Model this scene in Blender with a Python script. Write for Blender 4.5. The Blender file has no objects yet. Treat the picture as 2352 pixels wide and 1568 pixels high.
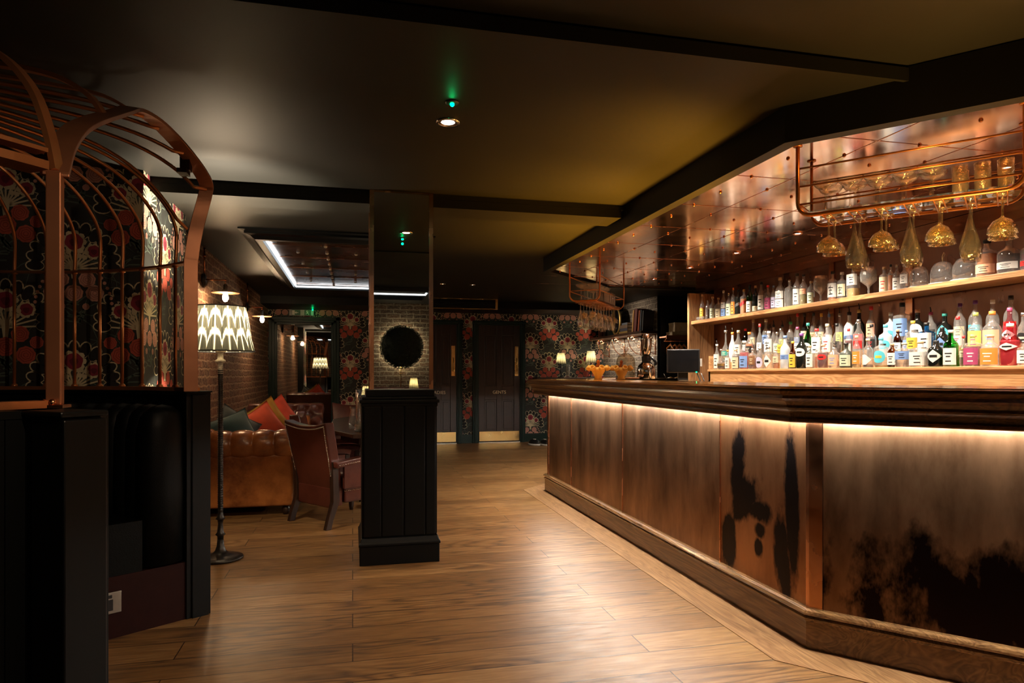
import bpy, bmesh, math, random
from mathutils import Vector, Matrix
random.seed(7)
sc = bpy.context.scene
COL = sc.collection
PI = math.pi

# ------------------------------------------------------------ camera, world, exposure
YAW = math.atan(366/1550)
cam_d = bpy.data.cameras.new('camera'); cam = bpy.data.objects.new('camera', cam_d); COL.objects.link(cam)
cam.location = (0, 0, 1.15); cam.rotation_euler = (PI/2, 0, -YAW)
cam_d.sensor_width = 36; cam_d.lens = 1550/2352*36; cam_d.shift_y = 75/2352; cam_d.clip_start = 0.05
sc.camera = cam
world = bpy.data.worlds.new('world'); sc.world = world; world.use_nodes = True
world.node_tree.nodes['Background'].inputs[0].default_value = (1.0, 0.8, 0.6, 1)
world.node_tree.nodes['Background'].inputs[1].default_value = 0.0
sc.view_settings.view_transform = 'Standard'; sc.view_settings.look = 'None'
sc.view_settings.gamma = 1; sc.view_settings.use_curve_mapping = False
sc.view_settings.exposure = 1.6
sc.cycles.max_bounces = 10; sc.cycles.diffuse_bounces = 4; sc.cycles.glossy_bounces = 5
sc.cycles.transmission_bounces = 4; sc.cycles.transparent_max_bounces = 28
sc.cycles.sample_clamp_indirect = 4.0; sc.cycles.caustics_reflective = True; sc.cycles.caustics_refractive = False
sc.cycles.blur_glossy = 0.5

def lamp(name, kind, loc, power, color, size=0.05, rot=(0, 0, 0), spot=None, blend=0.6, size_y=None):
    d = bpy.data.lights.new(name, kind); d.energy = power; d.color = color
    if kind == 'AREA':
        d.size = size
        if size_y: d.shape = 'RECTANGLE'; d.size_y = size_y
    else:
        d.shadow_soft_size = size
    if kind == 'SPOT':
        d.spot_size = math.radians(spot); d.spot_blend = blend
    o = bpy.data.objects.new(name, d); COL.objects.link(o); o.location = loc; o.rotation_euler = rot
    return o

WARM = (1.0, 0.66, 0.36); SOFTWARM = (1.0, 0.8, 0.58); COOL = (0.85, 0.95, 1.0)
# back-bar downlights (their fittings are built with the soffit)
DOWN = [(3.13, y) for y in (6.67, 5.87, 5.07, 4.27, 3.47, 2.67, 1.87)]
for i, (x, y) in enumerate(DOWN):
    lamp('back_bar_spot', 'SPOT', (x, y, 2.13), 46, (1.0, .84, .66), 0.03, (0, math.radians(-20), 0), 105, 0.8)
# canopy edge lamps, then added unseen spots standing in for the bar top's reflection
for y in (5.9, 5.0, 4.1, 3.2):
    lamp('canopy_edge_spot', 'SPOT', (2.05, y, 2.12), 16, (1.0, 0.76, 0.42), 0.03, (0, 0, 0), 70, 0.7)
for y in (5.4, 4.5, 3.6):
    lamp('counter_bounce_fill', 'SPOT', (2.02, y, 1.13), 125, (1.0, 0.42, 0.03), 0.15, (PI, math.radians(-24), 0), 84, 1.0)
lamp('shelf_fill', 'SPOT', (3.2, 9.6, 2.24), 14, SOFTWARM, .03, (0, math.radians(-62), 0), 90, 1.0)  # spot without a fitting, added to brighten the books
lamp('under_shelf_light', 'AREA', (4.12, 9.9, 1.72), 5, (1, .85, .66), .08, (0, 0, 0), size_y=1.9)
lamp('counter_bounce_fill', 'SPOT', (2.25, 1.95, 1.13), 42, (1.0, 0.50, 0.10), 0.15, (PI-.1, math.radians(-20), 0), 110, 1.0)  # another added spot, imitating counter bounce on the near ceiling
lamp('post_fill', 'SPOT', (.55, .35, 2.33), 34, (1.0, .70, .45), .04, (math.radians(52), 0, math.radians(30)), 75, 1.0)  # unseen spot added to brighten the front posts of the cage
lamp('booth_fill', 'SPOT', (-1.9, 2.6, 2.33), 16, (1.0, .72, .5), .04, (math.radians(48), 0, 0), 100, 1.0)  # fill added to lift the wallpaper behind the booth, no fitting there
lamp('aisle_downlight', 'SPOT', (0.427, 3.074, 2.29), 5, WARM, 0.03, (0, 0, 0), 110, 1.0)

# ------------------------------------------------------------ mesh builder
class MB:
    def __init__(s): s.v = []; s.f = []; s.m = []; s.s = []
    def add(s, vs, fs, mi=0, smooth=False):
        o = len(s.v); s.v += [tuple(v) for v in vs]
        for f in fs: s.f.append([i+o for i in f]); s.m.append(mi); s.s.append(smooth)
        return s
    def box(s, x0, x1, y0, y1, z0, z1, mi=0, M=None):
        vs = [Vector((x, y, z)) for z in (z0, z1) for y in (y0, y1) for x in (x0, x1)]
        if M: vs = [M @ v for v in vs]
        return s.add(vs, [(0, 2, 3, 1), (4, 5, 7, 6), (0, 1, 5, 4), (2, 6, 7, 3), (0, 4, 6, 2), (1, 3, 7, 5)], mi)
    def prism(s, poly, z0, z1, mi=0, M=None):
        n = len(poly); vs = [Vector((x, y, z0)) for x, y in poly]+[Vector((x, y, z1)) for x, y in poly]
        if M: vs = [M @ v for v in vs]
        a = sum(poly[i][0]*poly[(i+1) % n][1]-poly[(i+1) % n][0]*poly[i][1] for i in range(n))
        fs = [list(range(n-1, -1, -1)), list(range(n, 2*n))]+[(i, (i+1) % n, (i+1) % n+n, i+n) for i in range(n)]
        if a < 0: fs = [f[::-1] for f in fs]
        return s.add(vs, fs, mi)
    def lathe(s, prof, n=24, c=(0, 0, 0), mi=0, smooth=True, M=None, sx=1, sy=1, flute=None):
        vs = []; fs = []
        for r, z in prof:
            for i in range(n):
                a = 2*PI*i/n; rr = r*(flute(a, z) if flute else 1)
                vs.append(Vector((c[0]+sx*rr*math.cos(a), c[1]+sy*rr*math.sin(a), c[2]+z)))
        m = len(prof)
        for k in range(m-1):
            for i in range(n):
                j = (i+1) % n; fs.append((k*n+i, k*n+j, (k+1)*n+j, (k+1)*n+i))
        if prof[0][0] > 1e-5: fs.append(list(range(n-1, -1, -1)))
        if prof[-1][0] > 1e-5: fs.append([(m-1)*n+i for i in range(n)])
        if M: vs = [M @ v for v in vs]
        return s.add(vs, fs, mi, smooth)
    def tube(s, pts, r, n=8, mi=0, closed=False, smooth=True):
        pts = [Vector(p) for p in pts]; N = len(pts); rs = r if isinstance(r, (list, tuple)) else [r]*N
        vs = []; u = None
        for k, p in enumerate(pts):
            if closed: t = (pts[(k+1) % N]-pts[k-1])
            else: t = pts[min(k+1, N-1)]-pts[max(k-1, 0)]
            t.normalize()
            if u is None:
                u = t.cross(Vector((0, 0, 1)))
                if u.length < 1e-3: u = t.cross(Vector((1, 0, 0)))
            else: u = u-t*u.dot(t)
            u.normalize(); w = t.cross(u)
            for i in range(n):
                a = 2*PI*i/n; vs.append(p+(u*math.cos(a)+w*math.sin(a))*rs[k])
        fs = []
        for k in range(N if closed else N-1):
            k2 = (k+1) % N
            for i in range(n):
                j = (i+1) % n; fs.append((k*n+i, k*n+j, k2*n+j, k2*n+i))
        if not closed: fs += [list(range(n-1, -1, -1)), [(N-1)*n+i for i in range(n)]]
        return s.add(vs, fs, mi, smooth)
    def strap(s, pts, side, w, t, mi=0):
        # flat bar: rectangular section, width w along side vector, thickness t
        pts = [Vector(p) for p in pts]; N = len(pts); vs = []
        for k, p in enumerate(pts):
            d = (pts[min(k+1, N-1)]-pts[max(k-1, 0)]).normalized()
            sd = Vector(side[k] if isinstance(side, list) else side); sd = (sd-d*sd.dot(d)).normalized(); nn = d.cross(sd)
            for a, b in ((-1, -1), (1, -1), (1, 1), (-1, 1)): vs.append(p+sd*a*w/2+nn*b*t/2)
        fs = [(0, 1, 2, 3)[::-1], tuple((N-1)*4+i for i in range(4))]
        for k in range(N-1):
            for i in range(4):
                j = (i+1) % 4; fs.append((k*4+i, k*4+j, (k+1)*4+j, (k+1)*4+i))
        return s.add(vs, fs, mi)
    def sweep(s, path, prof, mi=0, closed=False):
        # path: 2D polyline; prof: list of (offset to the left-hand side, z), closed section
        lines = [offset(path, o, closed) for o, z in prof]; n = len(path); m = len(prof); vs = []
        for k in range(n):
            for j in range(m): vs.append((lines[j][k][0], lines[j][k][1], prof[j][1]))
        fs = []
        for k in range(n if closed else n-1):
            k2 = (k+1) % n
            for j in range(m):
                j2 = (j+1) % m; fs.append((k*m+j, k2*m+j, k2*m+j2, k*m+j2))
        if not closed: fs += [list(range(m)), [(n-1)*m+j for j in range(m-1, -1, -1)]]
        return s.add(vs, fs, mi)
    def ball(s, c, r, n=8, mi=0, sz=1.0):
        prof = [(max(r*math.sin(PI*k/(n//2+2)), 0), -r*sz*math.cos(PI*k/(n//2+2))) for k in range(n//2+3)]
        return s.lathe(prof, n, c, mi)

def offset(path, o, closed=False):
    n = len(path); out = []
    for i in range(n):
        p = Vector(path[i][:2])
        ds = []
        if i > 0 or closed: ds.append((p-Vector(path[i-1][:2])).normalized())
        if i < n-1 or closed: ds.append((Vector(path[(i+1) % n][:2])-p).normalized())
        ns = [Vector((-d.y, d.x)) for d in ds]
        b = sum(ns, Vector((0, 0))).normalized()
        out.append(tuple(p+b*(o/max(b.dot(ns[0]), .3))))
    return out

def link(o, parent=None):
    COL.objects.link(o)
    if parent is not None: o.parent = parent
    return o

def obj(name, mb, mats, parent=None, loc=None, world=True, bevel=0, seg=2, sub=0, smooth=None, autosm=False, kind=None):
    """one mesh object; with a parent the vertices are given in world space unless world=False"""
    me = bpy.data.meshes.new(name)
    vs = mb.v
    base = Vector((0, 0, 0))
    if parent is not None and world:
        pl = Vector(parent.location)
        if parent.parent is not None: pl = pl+Vector(parent.parent.location)
        base = pl
    if loc is not None: base = base+Vector(loc)
    if base.length > 0: vs = [(v[0]-base.x, v[1]-base.y, v[2]-base.z) for v in vs]
    me.from_pydata(vs, [], mb.f)
    if not isinstance(mats, (list, tuple)): mats = [mats]
    for m in mats: me.materials.append(m)
    me.polygons.foreach_set('material_index', mb.m)
    me.polygons.foreach_set('use_smooth', [bool(q) if smooth is None else smooth for q in mb.s])
    me.update()
    o = bpy.data.objects.new(name, me); link(o, parent)
    if loc is not None: o.location = loc
    if bevel:
        b = o.modifiers.new('bevel', 'BEVEL'); b.width = bevel; b.segments = seg; b.limit_method = 'ANGLE'; b.angle_limit = 0.6
    if sub:
        b = o.modifiers.new('sub', 'SUBSURF'); b.levels = sub; b.render_levels = sub
    if kind: o['kind'] = kind
    return o

def thing(name, label, cat, loc=(0, 0, 0), rz=0, group=None, kind=None):
    o = bpy.data.objects.new(name, None); COL.objects.link(o); o.location = loc; o.rotation_euler = (0, 0, rz); o.empty_display_size = .05
    if kind: o['kind'] = kind
    if label: o['label'] = label
    if cat: o['category'] = cat
    if group: o['group'] = group
    return o

def tag(o, label, cat, group=None):
    o['label'] = label; o['category'] = cat
    if group: o['group'] = group
    return o

def dup(root, loc=None, rz=None, label=None, group=None):
    r = root.copy(); COL.objects.link(r)
    if loc is not None: r.location = loc
    if rz is not None: r.rotation_euler = (0, 0, rz)
    if label: r['label'] = label
    if group: r['group'] = group
    for ch in list(root.children):
        c = ch.copy(); COL.objects.link(c); c.parent = r
        for g in ch.children:
            d = g.copy(); COL.objects.link(d); d.parent = c
    return r

def structure(name, mb, mats, parent=None, **k):
    return obj(name, mb, mats, parent, kind='structure' if parent is None else None, **k)

def text_mesh(txt, size, M, extrude=0.001):
    cu = bpy.data.curves.new('t', 'FONT'); cu.body = txt; cu.size = size; cu.align_x = 'CENTER'; cu.align_y = 'CENTER'; cu.extrude = extrude
    o = bpy.data.objects.new('t', cu); me = bpy.data.meshes.new_from_object(o)
    mb = MB(); mb.add([M @ v.co for v in me.vertices], [tuple(p.vertices) for p in me.polygons])
    bpy.data.objects.remove(o); bpy.data.meshes.remove(me); bpy.data.curves.remove(cu)
    return mb

def frame(origin, xdir, updir=(0, 0, 1)):
    # matrix: local x -> xdir, local y -> updir, local z -> facing
    x = Vector(xdir).normalized(); y = Vector(updir).normalized(); z = x.cross(y)
    M = Matrix((x, y, z)).transposed().to_4x4(); M.translation = Vector(origin); return M

# ------------------------------------------------------------ materials
MATS = {}
class NT:
    def __init__(s, name):
        s.m = bpy.data.materials.new(name); s.m.use_nodes = True; s.t = s.m.node_tree; s.t.nodes.clear()
        s.out = s.n('ShaderNodeOutputMaterial')
    def n(s, typ, **k):
        q = s.t.nodes.new(typ)
        for a, b in k.items(): setattr(q, a, b)
        return q
    def l(s, a, b): s.t.links.new(a, b)
    def setin(s, node, key, val):
        if val is None: return
        if isinstance(val, bpy.types.NodeSocket): s.l(val, node.inputs[key])
        else:
            if isinstance(val, (tuple, list)) and len(val) == 3 and node.inputs[key].type == 'RGBA': val = (*val, 1)
            node.inputs[key].default_value = val
    def coord(s, scale=(1, 1, 1), rot=(0, 0, 0), loc=(0, 0, 0), kind='Object'):
        c = s.n('ShaderNodeTexCoord'); m = s.n('ShaderNodeMapping'); s.l(c.outputs[kind], m.inputs[0])
        m.inputs['Scale'].default_value = scale; m.inputs['Rotation'].default_value = rot; m.inputs['Location'].default_value = loc
        return m.outputs[0]
    def geo(s, scale=(1, 1, 1), rot=(0, 0, 0), loc=(0, 0, 0)):
        c = s.n('ShaderNodeNewGeometry'); m = s.n('ShaderNodeMapping'); s.l(c.outputs['Position'], m.inputs[0])
        m.inputs['Scale'].default_value = scale; m.inputs['Rotation'].default_value = rot; m.inputs['Location'].default_value = loc
        return m.outputs[0]
    def noise(s, vec, scale=5, detail=4, rough=.5, dist=0):
        q = s.n('ShaderNodeTexNoise'); s.l(vec, q.inputs['Vector']); q.inputs['Scale'].default_value = scale
        q.inputs['Detail'].default_value = detail; q.inputs['Roughness'].default_value = rough; q.inputs['Distortion'].default_value = dist
        return q.outputs['Fac']
    def ramp(s, fac, stops, interp='LINEAR'):
        q = s.n('ShaderNodeValToRGB'); s.l(fac, q.inputs[0]); q.color_ramp.interpolation = interp
        while len(q.color_ramp.elements) < len(stops): q.color_ramp.elements.new(.5)
        for e, (p, c) in zip(q.color_ramp.elements, stops):
            e.position = p; e.color = (*c, 1) if len(c) == 3 else c
        return q.outputs[0]
    def math(s, op, a, b=None, clamp=False):
        q = s.n('ShaderNodeMath', operation=op); q.use_clamp = clamp; s.setin(q, 0, a); s.setin(q, 1, b); return q.outputs[0]
    def mix(s, f, a, b, blend='MIX'):
        q = s.n('ShaderNodeMix', data_type='RGBA', blend_type=blend); s.setin(q, 0, f)
        s.setin(q, 6, a); s.setin(q, 7, b); return q.outputs[2]
    def bump(s, h, strength=.3, dist=.01):
        q = s.n('ShaderNodeBump'); s.l(h, q.inputs['Height']); q.inputs['Strength'].default_value = strength; q.inputs['Distance'].default_value = dist
        return q.outputs[0]
    def pr(s, color=None, rough=.5, metal=0, normal=None, **k):
        q = s.n('ShaderNodeBsdfPrincipled'); s.setin(q, 'Base Color', color); s.setin(q, 'Roughness', rough); s.setin(q, 'Metallic', metal)
        if normal is not None: s.l(normal, q.inputs['Normal'])
        for a, b in k.items(): s.setin(q, a.replace('_', ' '), b)
        s.l(q.outputs[0], s.out.inputs[0]); return q

def plain(name, color, rough=.5, metal=0, var=.12, scale=20, bump=0, **k):
    n = NT(name); v = n.coord(); f = n.noise(v, scale, 3)
    c = n.ramp(f, [(.3, tuple(q*(1-var) for q in color)), (.7, tuple(min(1, q*(1+var)) for q in color))])
    n.pr(c, rough, metal, n.bump(f, bump, .003) if bump else None, **k); return n.m

def emit(name, color, strength):
    n = NT(name); e = n.n('ShaderNodeEmission'); e.inputs[0].default_value = (*color, 1); e.inputs[1].default_value = strength
    n.l(e.outputs[0], n.out.inputs[0]); return n.m

def wood(name, c1, c2, axis='x', rough=.35, scale=1.0, bump=.15, coat=0):
    st = {'x': (1.2, 14, 14), 'y': (14, 1.2, 14), 'z': (14, 14, 1.2)}[axis]
    n = NT(name); v = n.coord(tuple(q*scale for q in st))
    f = n.noise(v, 2.2, 6, .6, 1.2)
    f2 = n.noise(n.coord(tuple(q*scale*.25 for q in st)), 2.5, 2, .5, 2.0)
    w = n.math('FRACT', n.math('MULTIPLY', f2, 9.0)); w = n.math('ABSOLUTE', n.math('SUBTRACT', w, .5))
    g = n.math('ADD', n.math('MULTIPLY', f, .65), n.math('MULTIPLY', w, .5))
    c = n.ramp(g, [(.25, c1), (.5, tuple((a+b)/2 for a, b in zip(c1, c2))), (.72, c2)])
    n.pr(c, rough, 0, n.bump(g, bump, .004), Coat_Weight=coat, Coat_Roughness=.15); return n.m

def clear_glass(name, tint=(1, 1, 1), gloss=1.0, bump=None, edge=.35, rough=.03, milk=0):
    n = NT(name)
    tr = n.n('ShaderNodeBsdfTransparent'); gl = n.n('ShaderNodeBsdfGlossy'); gl.inputs['Roughness'].default_value = rough
    lw = n.n('ShaderNodeLayerWeight'); lw.inputs['Blend'].default_value = edge
    dark = n.ramp(lw.outputs['Facing'], [(0, tint), (.75, tuple(q*.9 for q in tint)), (1, tuple(q*.72 for q in tint))])
    n.l(dark, tr.inputs[0])
    if bump:
        b = n.bump(n.noise(n.coord(), bump[0], 2), bump[1], .01); n.l(b, gl.inputs['Normal']); n.l(b, lw.inputs['Normal'])
    fac = n.math('MULTIPLY', n.math('ADD', n.math('MULTIPLY', n.math('POWER', lw.outputs['Facing'], 2.5), .75), .07), gloss, True)
    mx = n.n('ShaderNodeMixShader'); n.l(fac, mx.inputs[0]); n.l(tr.outputs[0], mx.inputs[1]); n.l(gl.outputs[0], mx.inputs[2])
    if milk:
        df = n.n('ShaderNodeBsdfDiffuse'); df.inputs[0].default_value = (.85, .88, .88, 1)
        m2 = n.n('ShaderNodeMixShader'); m2.inputs[0].default_value = milk; n.l(mx.outputs[0], m2.inputs[1]); n.l(df.outputs[0], m2.inputs[2]); mx = m2
    n.l(mx.outputs[0], n.out.inputs[0]); return n.m

def make_mats():
    M = MATS
    # ceilings: very dark bottle green paint, satin
    def paint(name, col, rough=.55, bump=.05):
        n = NT(name); v = n.geo(); f = n.noise(v, 2.0, 5, .6)
        c = n.ramp(f, [(.3, tuple(q*.85 for q in col)), (.7, tuple(q*1.15 for q in col))])
        n.pr(c, rough, 0, n.bump(n.noise(v, 30, 3), bump, .002), Specular_IOR_Level=.22); M[name] = n.m
    paint('ceiling_paint', (.0105, .0105, .0088), .5)
    paint('black_paint', (.0016, .0021, .0022), .42)
    paint('green_paint', (.008, .023, .019), .32)
    # floor: oak planks running across the room
    n = NT('oak_planks'); v = n.geo()
    br = n.n('ShaderNodeTexBrick'); n.l(v, br.inputs['Vector'])
    br.offset = .37; br.offset_frequency = 2; br.squash = 1
    for k, q in (('Scale', 1), ('Mortar Size', .0028), ('Mortar Smooth', .3), ('Bias', 0), ('Brick Width', 1.9), ('Row Height', .185)): br.inputs[k].default_value = q
    br.inputs['Color1'].default_value = (0, 0, 0, 1); br.inputs['Color2'].default_value = (1, 1, 1, 1)
    sep = n.n('ShaderNodeSeparateColor'); n.l(br.outputs['Color'], sep.inputs[0]); tone = sep.outputs[0]
    # shift grain per plank
    cmb = n.n('ShaderNodeCombineXYZ'); n.l(n.math('MULTIPLY', tone, 7.3), cmb.inputs[0]); n.l(n.math('MULTIPLY', tone, 3.1), cmb.inputs[1])
    va = n.n('ShaderNodeVectorMath', operation='ADD'); n.l(v, va.inputs[0]); n.l(cmb.outputs[0], va.inputs[1])
    mp = n.n('ShaderNodeMapping'); n.l(va.outputs[0], mp.inputs[0]); mp.inputs['Scale'].default_value = (1.0, 9, 1)
    fine = n.noise(mp.outputs[0], 6, 5, .6, 0)
    mp2 = n.n('ShaderNodeMapping'); n.l(va.outputs[0], mp2.inputs[0]); mp2.inputs['Scale'].default_value = (.8, 4.6, 1)
    big = n.noise(mp2.outputs[0], 1.1, 2, .45, 0)
    ring = n.math('ABSOLUTE', n.math('SUBTRACT', n.math('FRACT', n.math('MULTIPLY', big, 14)), .5))
    ring = n.math('POWER', n.math('MULTIPLY', ring, 2), 2.2)
    mask = n.ramp(n.noise(mp2.outputs[0], .9, 2), [(.42, (0, 0, 0)), (.6, (1, 1, 1))])
    g = n.math('SUBTRACT', n.math('ADD', n.math('MULTIPLY', fine, .75), n.math('MULTIPLY', tone, .22)), n.math('MULTIPLY', n.math('MULTIPLY', ring, mask), .42))
    c = n.ramp(g, [(.05, (.08, .04, .016)), (.42, (.185, .090, .029)), (.7, (.32, .182, .072))])
    c = n.mix(br.outputs['Fac'], c, (.03, .015, .008))
    bp = n.bump(n.math('SUBTRACT', n.math('MULTIPLY', fine, .3), br.outputs['Fac']), .25, .003)
    rg = n.ramp(n.noise(n.geo((1, 6, 1)), 8, 4), [(.3, (.34,)*3), (.7, (.48,)*3)])
    n.pr(c, rg, 0, bp, Specular_IOR_Level=.32); M['oak_planks'] = n.m
    # border board
    M['oak'] = wood('oak', (.16, .075, .03), (.42, .24, .11), 'y', .35)
    M['oak_x'] = wood('oak_x', (.16, .075, .03), (.42, .24, .11), 'x', .35)
    M['oak_dark'] = wood('oak_dark', (.055, .024, .010), (.26, .12, .045), 'y', .28, coat=.3)
    M['oak_dark_d'] = wood('oak_dark_d', (.055, .024, .010), (.26, .12, .045), 'x', .28, coat=.3)
    M['shelf_oak'] = wood('shelf_oak', (.28, .14, .055), (.66, .40, .19), 'y', .42)
    M['side_oak'] = wood('side_oak', (.14, .07, .03), (.42, .25, .12), 'z', .5)
    M['oak_gloss'] = wood('oak_gloss', (.09, .04, .015), (.34, .18, .07), 'y', .22, bump=.03, coat=1.0)
    M['counter_top'] = wood('counter_top', (.20, .085, .015), (.50, .25, .05), 'y', .10, coat=1.0)
    M['table_wood'] = wood('table_wood', (.03, .016, .010), (.10, .06, .035), 'y', .35)
    M['dark_wood'] = wood('dark_wood', (.012, .006, .004), (.05, .022, .012), 'z', .35)
    M['door_wood'] = wood('door_wood', (.012, .005, .004), (.032, .012, .009), 'z', .32)
    M['knotty_oak'] = wood('knotty_oak', (.10, .045, .014), (.30, .155, .06), 'y', .35, .8, coat=.3)
    # brick
    def brick(name, rot, c1, c2, mortar, roughb=.9, dirt=.4, msize=.012):
        n = NT(name); sx = n.n('ShaderNodeSeparateXYZ'); n.l(n.geo(), sx.inputs[0]); c0 = n.n('ShaderNodeCombineXYZ'); n.l(sx.outputs[rot], c0.inputs[0]); n.l(sx.outputs[2], c0.inputs[1]); v = c0.outputs[0]
        wob = n.noise(v, 7, 4); cm = n.n('ShaderNodeCombineXYZ'); n.l(n.math('MULTIPLY', n.math('SUBTRACT', wob, .5), .06), cm.inputs[0]); n.l(n.math('MULTIPLY', n.math('SUBTRACT', n.noise(v, 9, 3), .5), .05), cm.inputs[1])
        va = n.n('ShaderNodeVectorMath', operation='ADD'); n.l(v, va.inputs[0]); n.l(cm.outputs[0], va.inputs[1])
        b = n.n('ShaderNodeTexBrick'); n.l(va.outputs[0], b.inputs['Vector'])
        for k, q in (('Scale', 1), ('Mortar Size', msize), ('Mortar Smooth', .35), ('Bias', 0), ('Brick Width', .225), ('Row Height', .075)): b.inputs[k].default_value = q
        b.inputs['Color1'].default_value = (*c1, 1); b.inputs['Color2'].default_value = (*c2, 1); b.inputs['Mortar'].default_value = (*mortar, 1)
        d = n.noise(v, 26, 6, .7); c = n.mix(n.ramp(d, [(.42, (0, 0, 0)), (.62, (dirt*1.5,)*3)]), b.outputs['Color'], mortar)
        c = n.mix(n.ramp(n.noise(v, 60, 3), [(.45, (0, 0, 0)), (.75, (.8,)*3)]), c, tuple(q*.3 for q in c1))
        h = n.math('SUBTRACT', n.math('MULTIPLY', d, .8), b.outputs['Fac'])
        n.pr(c, roughb, 0, n.bump(h, 1.0, .035)); M[name] = n.m
    brick('brick_side', 1, (.19, .07, .034), (.075, .03, .018), (.40, .25, .15))
    brick('brick_front', 0, (.20, .10, .05), (.09, .055, .035), (.50, .42, .30))
    brick('brick_grey', 1, (.16, .13, .11), (.10, .075, .065), (.36, .31, .25))
    # copper
    def copper(name, a, b, rough=.2, ns=3, bump=.15, st=(1, 1, 1)):
        n = NT(name); v = n.geo(st); f = n.noise(v, ns, 6, .6, 0)
        c = n.ramp(f, [(.3, a), (.7, b)]); r = n.ramp(n.noise(v, ns*2, 4), [(.3, (rough*.7,)*3), (.7, (rough*1.5,)*3)])
        n.pr(c, r, 1.0, n.bump(n.noise(v, 2.2, 2), bump, .02)); M[name] = n.m
    copper('copper', (.55, .22, .10), (.80, .40, .22), .22)
    copper('copper_polished', (.62, .37, .25), (.82, .56, .42), .12, 2.5, .12)
    copper('counter_copper', (.62, .30, .07), (.85, .48, .14), .16, 3, .05)
    copper('copper_back', (.20, .10, .065), (.34, .18, .12), .30, 3, .2, (1, 1, .5))
    copper('copper_tray', (.18, .075, .035), (.34, .15, .075), .2)
    M['bronze_frame'] = plain('bronze_frame', (.50, .20, .075), .30, .72, .12, 8)
    copper('brass', (.75, .50, .18), (.9, .65, .28), .2, 5, .03)
    M['rose_copper'] = plain('rose_copper', (.36, .15, .075), .36, .7, .12, 8)
    # patinated bar front
    def patina(name, blots, lo=(.13, .058, .026), hi=(.48, .27, .15), dark=(.012, .006, .007), dirv=(0, 1)):
        n = NT(name); v = n.geo()
        sx = n.n('ShaderNodeSeparateXYZ'); n.l(v, sx.inputs[0])
        u = n.math('ADD', n.math('MULTIPLY', sx.outputs[0], dirv[0]), n.math('MULTIPLY', sx.outputs[1], dirv[1])); z = sx.outputs[2]
        f = n.noise(n.geo((1.6, 1.6, .55)), 2.6, 7, .62, 0); f2 = n.noise(n.geo((5, 5, 1)), 2.2, 2, .5)
        c = n.ramp(n.math('ADD', n.math('MULTIPLY', f, .82), n.math('MULTIPLY', f2, .18)), [(.32, lo), (.62, hi)])
        nz = n.math('MULTIPLY', n.math('SUBTRACT', n.noise(n.geo((1, 1, .5)), 6, 5, .65), .5), 2.4)
        m = None
        for (uc, zc, ru, rz, sh) in blots:
            du = n.math('DIVIDE', n.math('SUBTRACT', n.math('SUBTRACT', u, uc), n.math('MULTIPLY', n.math('SUBTRACT', z, zc), sh)), ru)
            dz = n.math('DIVIDE', n.math('SUBTRACT', z, zc), rz)
            d = n.math('SQRT', n.math('ADD', n.math('MULTIPLY', du, du), n.math('MULTIPLY', dz, dz)))
            q = n.math('MULTIPLY', n.math('SUBTRACT', n.math('SUBTRACT', 1.0, d), n.math('MULTIPLY', nz, .8)), 3.2, True)
            m = q if m is None else n.math('MAXIMUM', m, q)
        g = n.ramp(n.noise(n.geo((1, 1, .5), loc=(3, 5, 1)), 2.4, 4, .55, 0), [(.50, (0, 0, 0)), (.75, (.55,)*3)])
        m = g if m is None else n.math('MAXIMUM', m, g)
        c = n.mix(m, c, dark)
        r = n.ramp(f2, [(.2, (.30,)*3), (.8, (.38,)*3)])
        n.pr(c, r, .93, n.bump(n.noise(n.geo((2, 2, 1)), 5, 3), .06, .01)); M[name] = n.m
    patina('patina_plain', [])
    patina('patina_stained', [(3.03, .70, .075, .26, -.2), (2.96, .54, .15, .15, -.4), (2.86, .50, .12, .07, 0), (2.842, .412, .055, .05, 0), (2.853, .326, .05, .06, 0), (3.12, .33, .08, .20, .0), (2.60, .60, .055, .45, .02), (2.66, .30, .07, .26, .08)],
           (.20, .08, .032), (.50, .25, .12))
    patina('patina_dark', [(-.7, .30, 1.5, .30, 0)], (.10, .045, .02), (.44, .25, .14), (.012, .006, .006), (-.646, .763))
    # leathers and fabric
    def leather(name, a, b, rough=.35, sc_=5):
        n = NT(name); v = n.coord(); f = n.noise(v, sc_, 6, .65); c = n.ramp(f, [(.3, a), (.68, b)])
        vo = n.n('ShaderNodeTexVoronoi'); n.l(v, vo.inputs['Vector']); vo.inputs['Scale'].default_value = 160
        n.pr(c, rough, 0, n.bump(vo.outputs['Distance'], .12, .002), Coat_Weight=.15 if b[0] > .02 else 0, Coat_Roughness=.25, Specular_IOR_Level=.5 if b[0] > .02 else .12); M[name] = n.m
    leather('tan_leather', (.13, .034, .008), (.40, .135, .030), .26, 5)
    leather('red_leather', (.055, .012, .008), (.115, .030, .018), .28)
    leather('brown_leather', (.06, .014, .010), (.14, .04, .025), .28)
    leather('black_leather', (.001, .0013, .0013), (.003, .0035, .0035), .45)
    leather('mustard_leather', (.20, .085, .015), (.36, .17, .035), .4)
    leather('burgundy_leather', (.045, .006, .007), (.09, .014, .012), .3)
    def velvet(name, c):
        n = NT(name); f = n.noise(n.coord(), 9, 4); k = n.ramp(f, [(.3, tuple(q*.75 for q in c)), (.7, tuple(min(q*1.2, 1) for q in c))])
        n.pr(k, .85, 0, None, Sheen_Weight=.6, Sheen_Roughness=.4); M[name] = n.m
    velvet('velvet_teal', (.02, .06, .065)); velvet('velvet_slate', (.06, .08, .085)); velvet('velvet_orange', (.48, .06, .02))
    velvet('velvet_mustard', (.32, .17, .012)); velvet('velvet_coral', (.52, .06, .03))
    # small things
    M['iron'] = plain('iron', (.05, .045, .04), .38, .9, .3, 40, .5)
    M['aged_white'] = plain('aged_white', (.50, .45, .36), .5, .3, .35, 60, .5)
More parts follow.
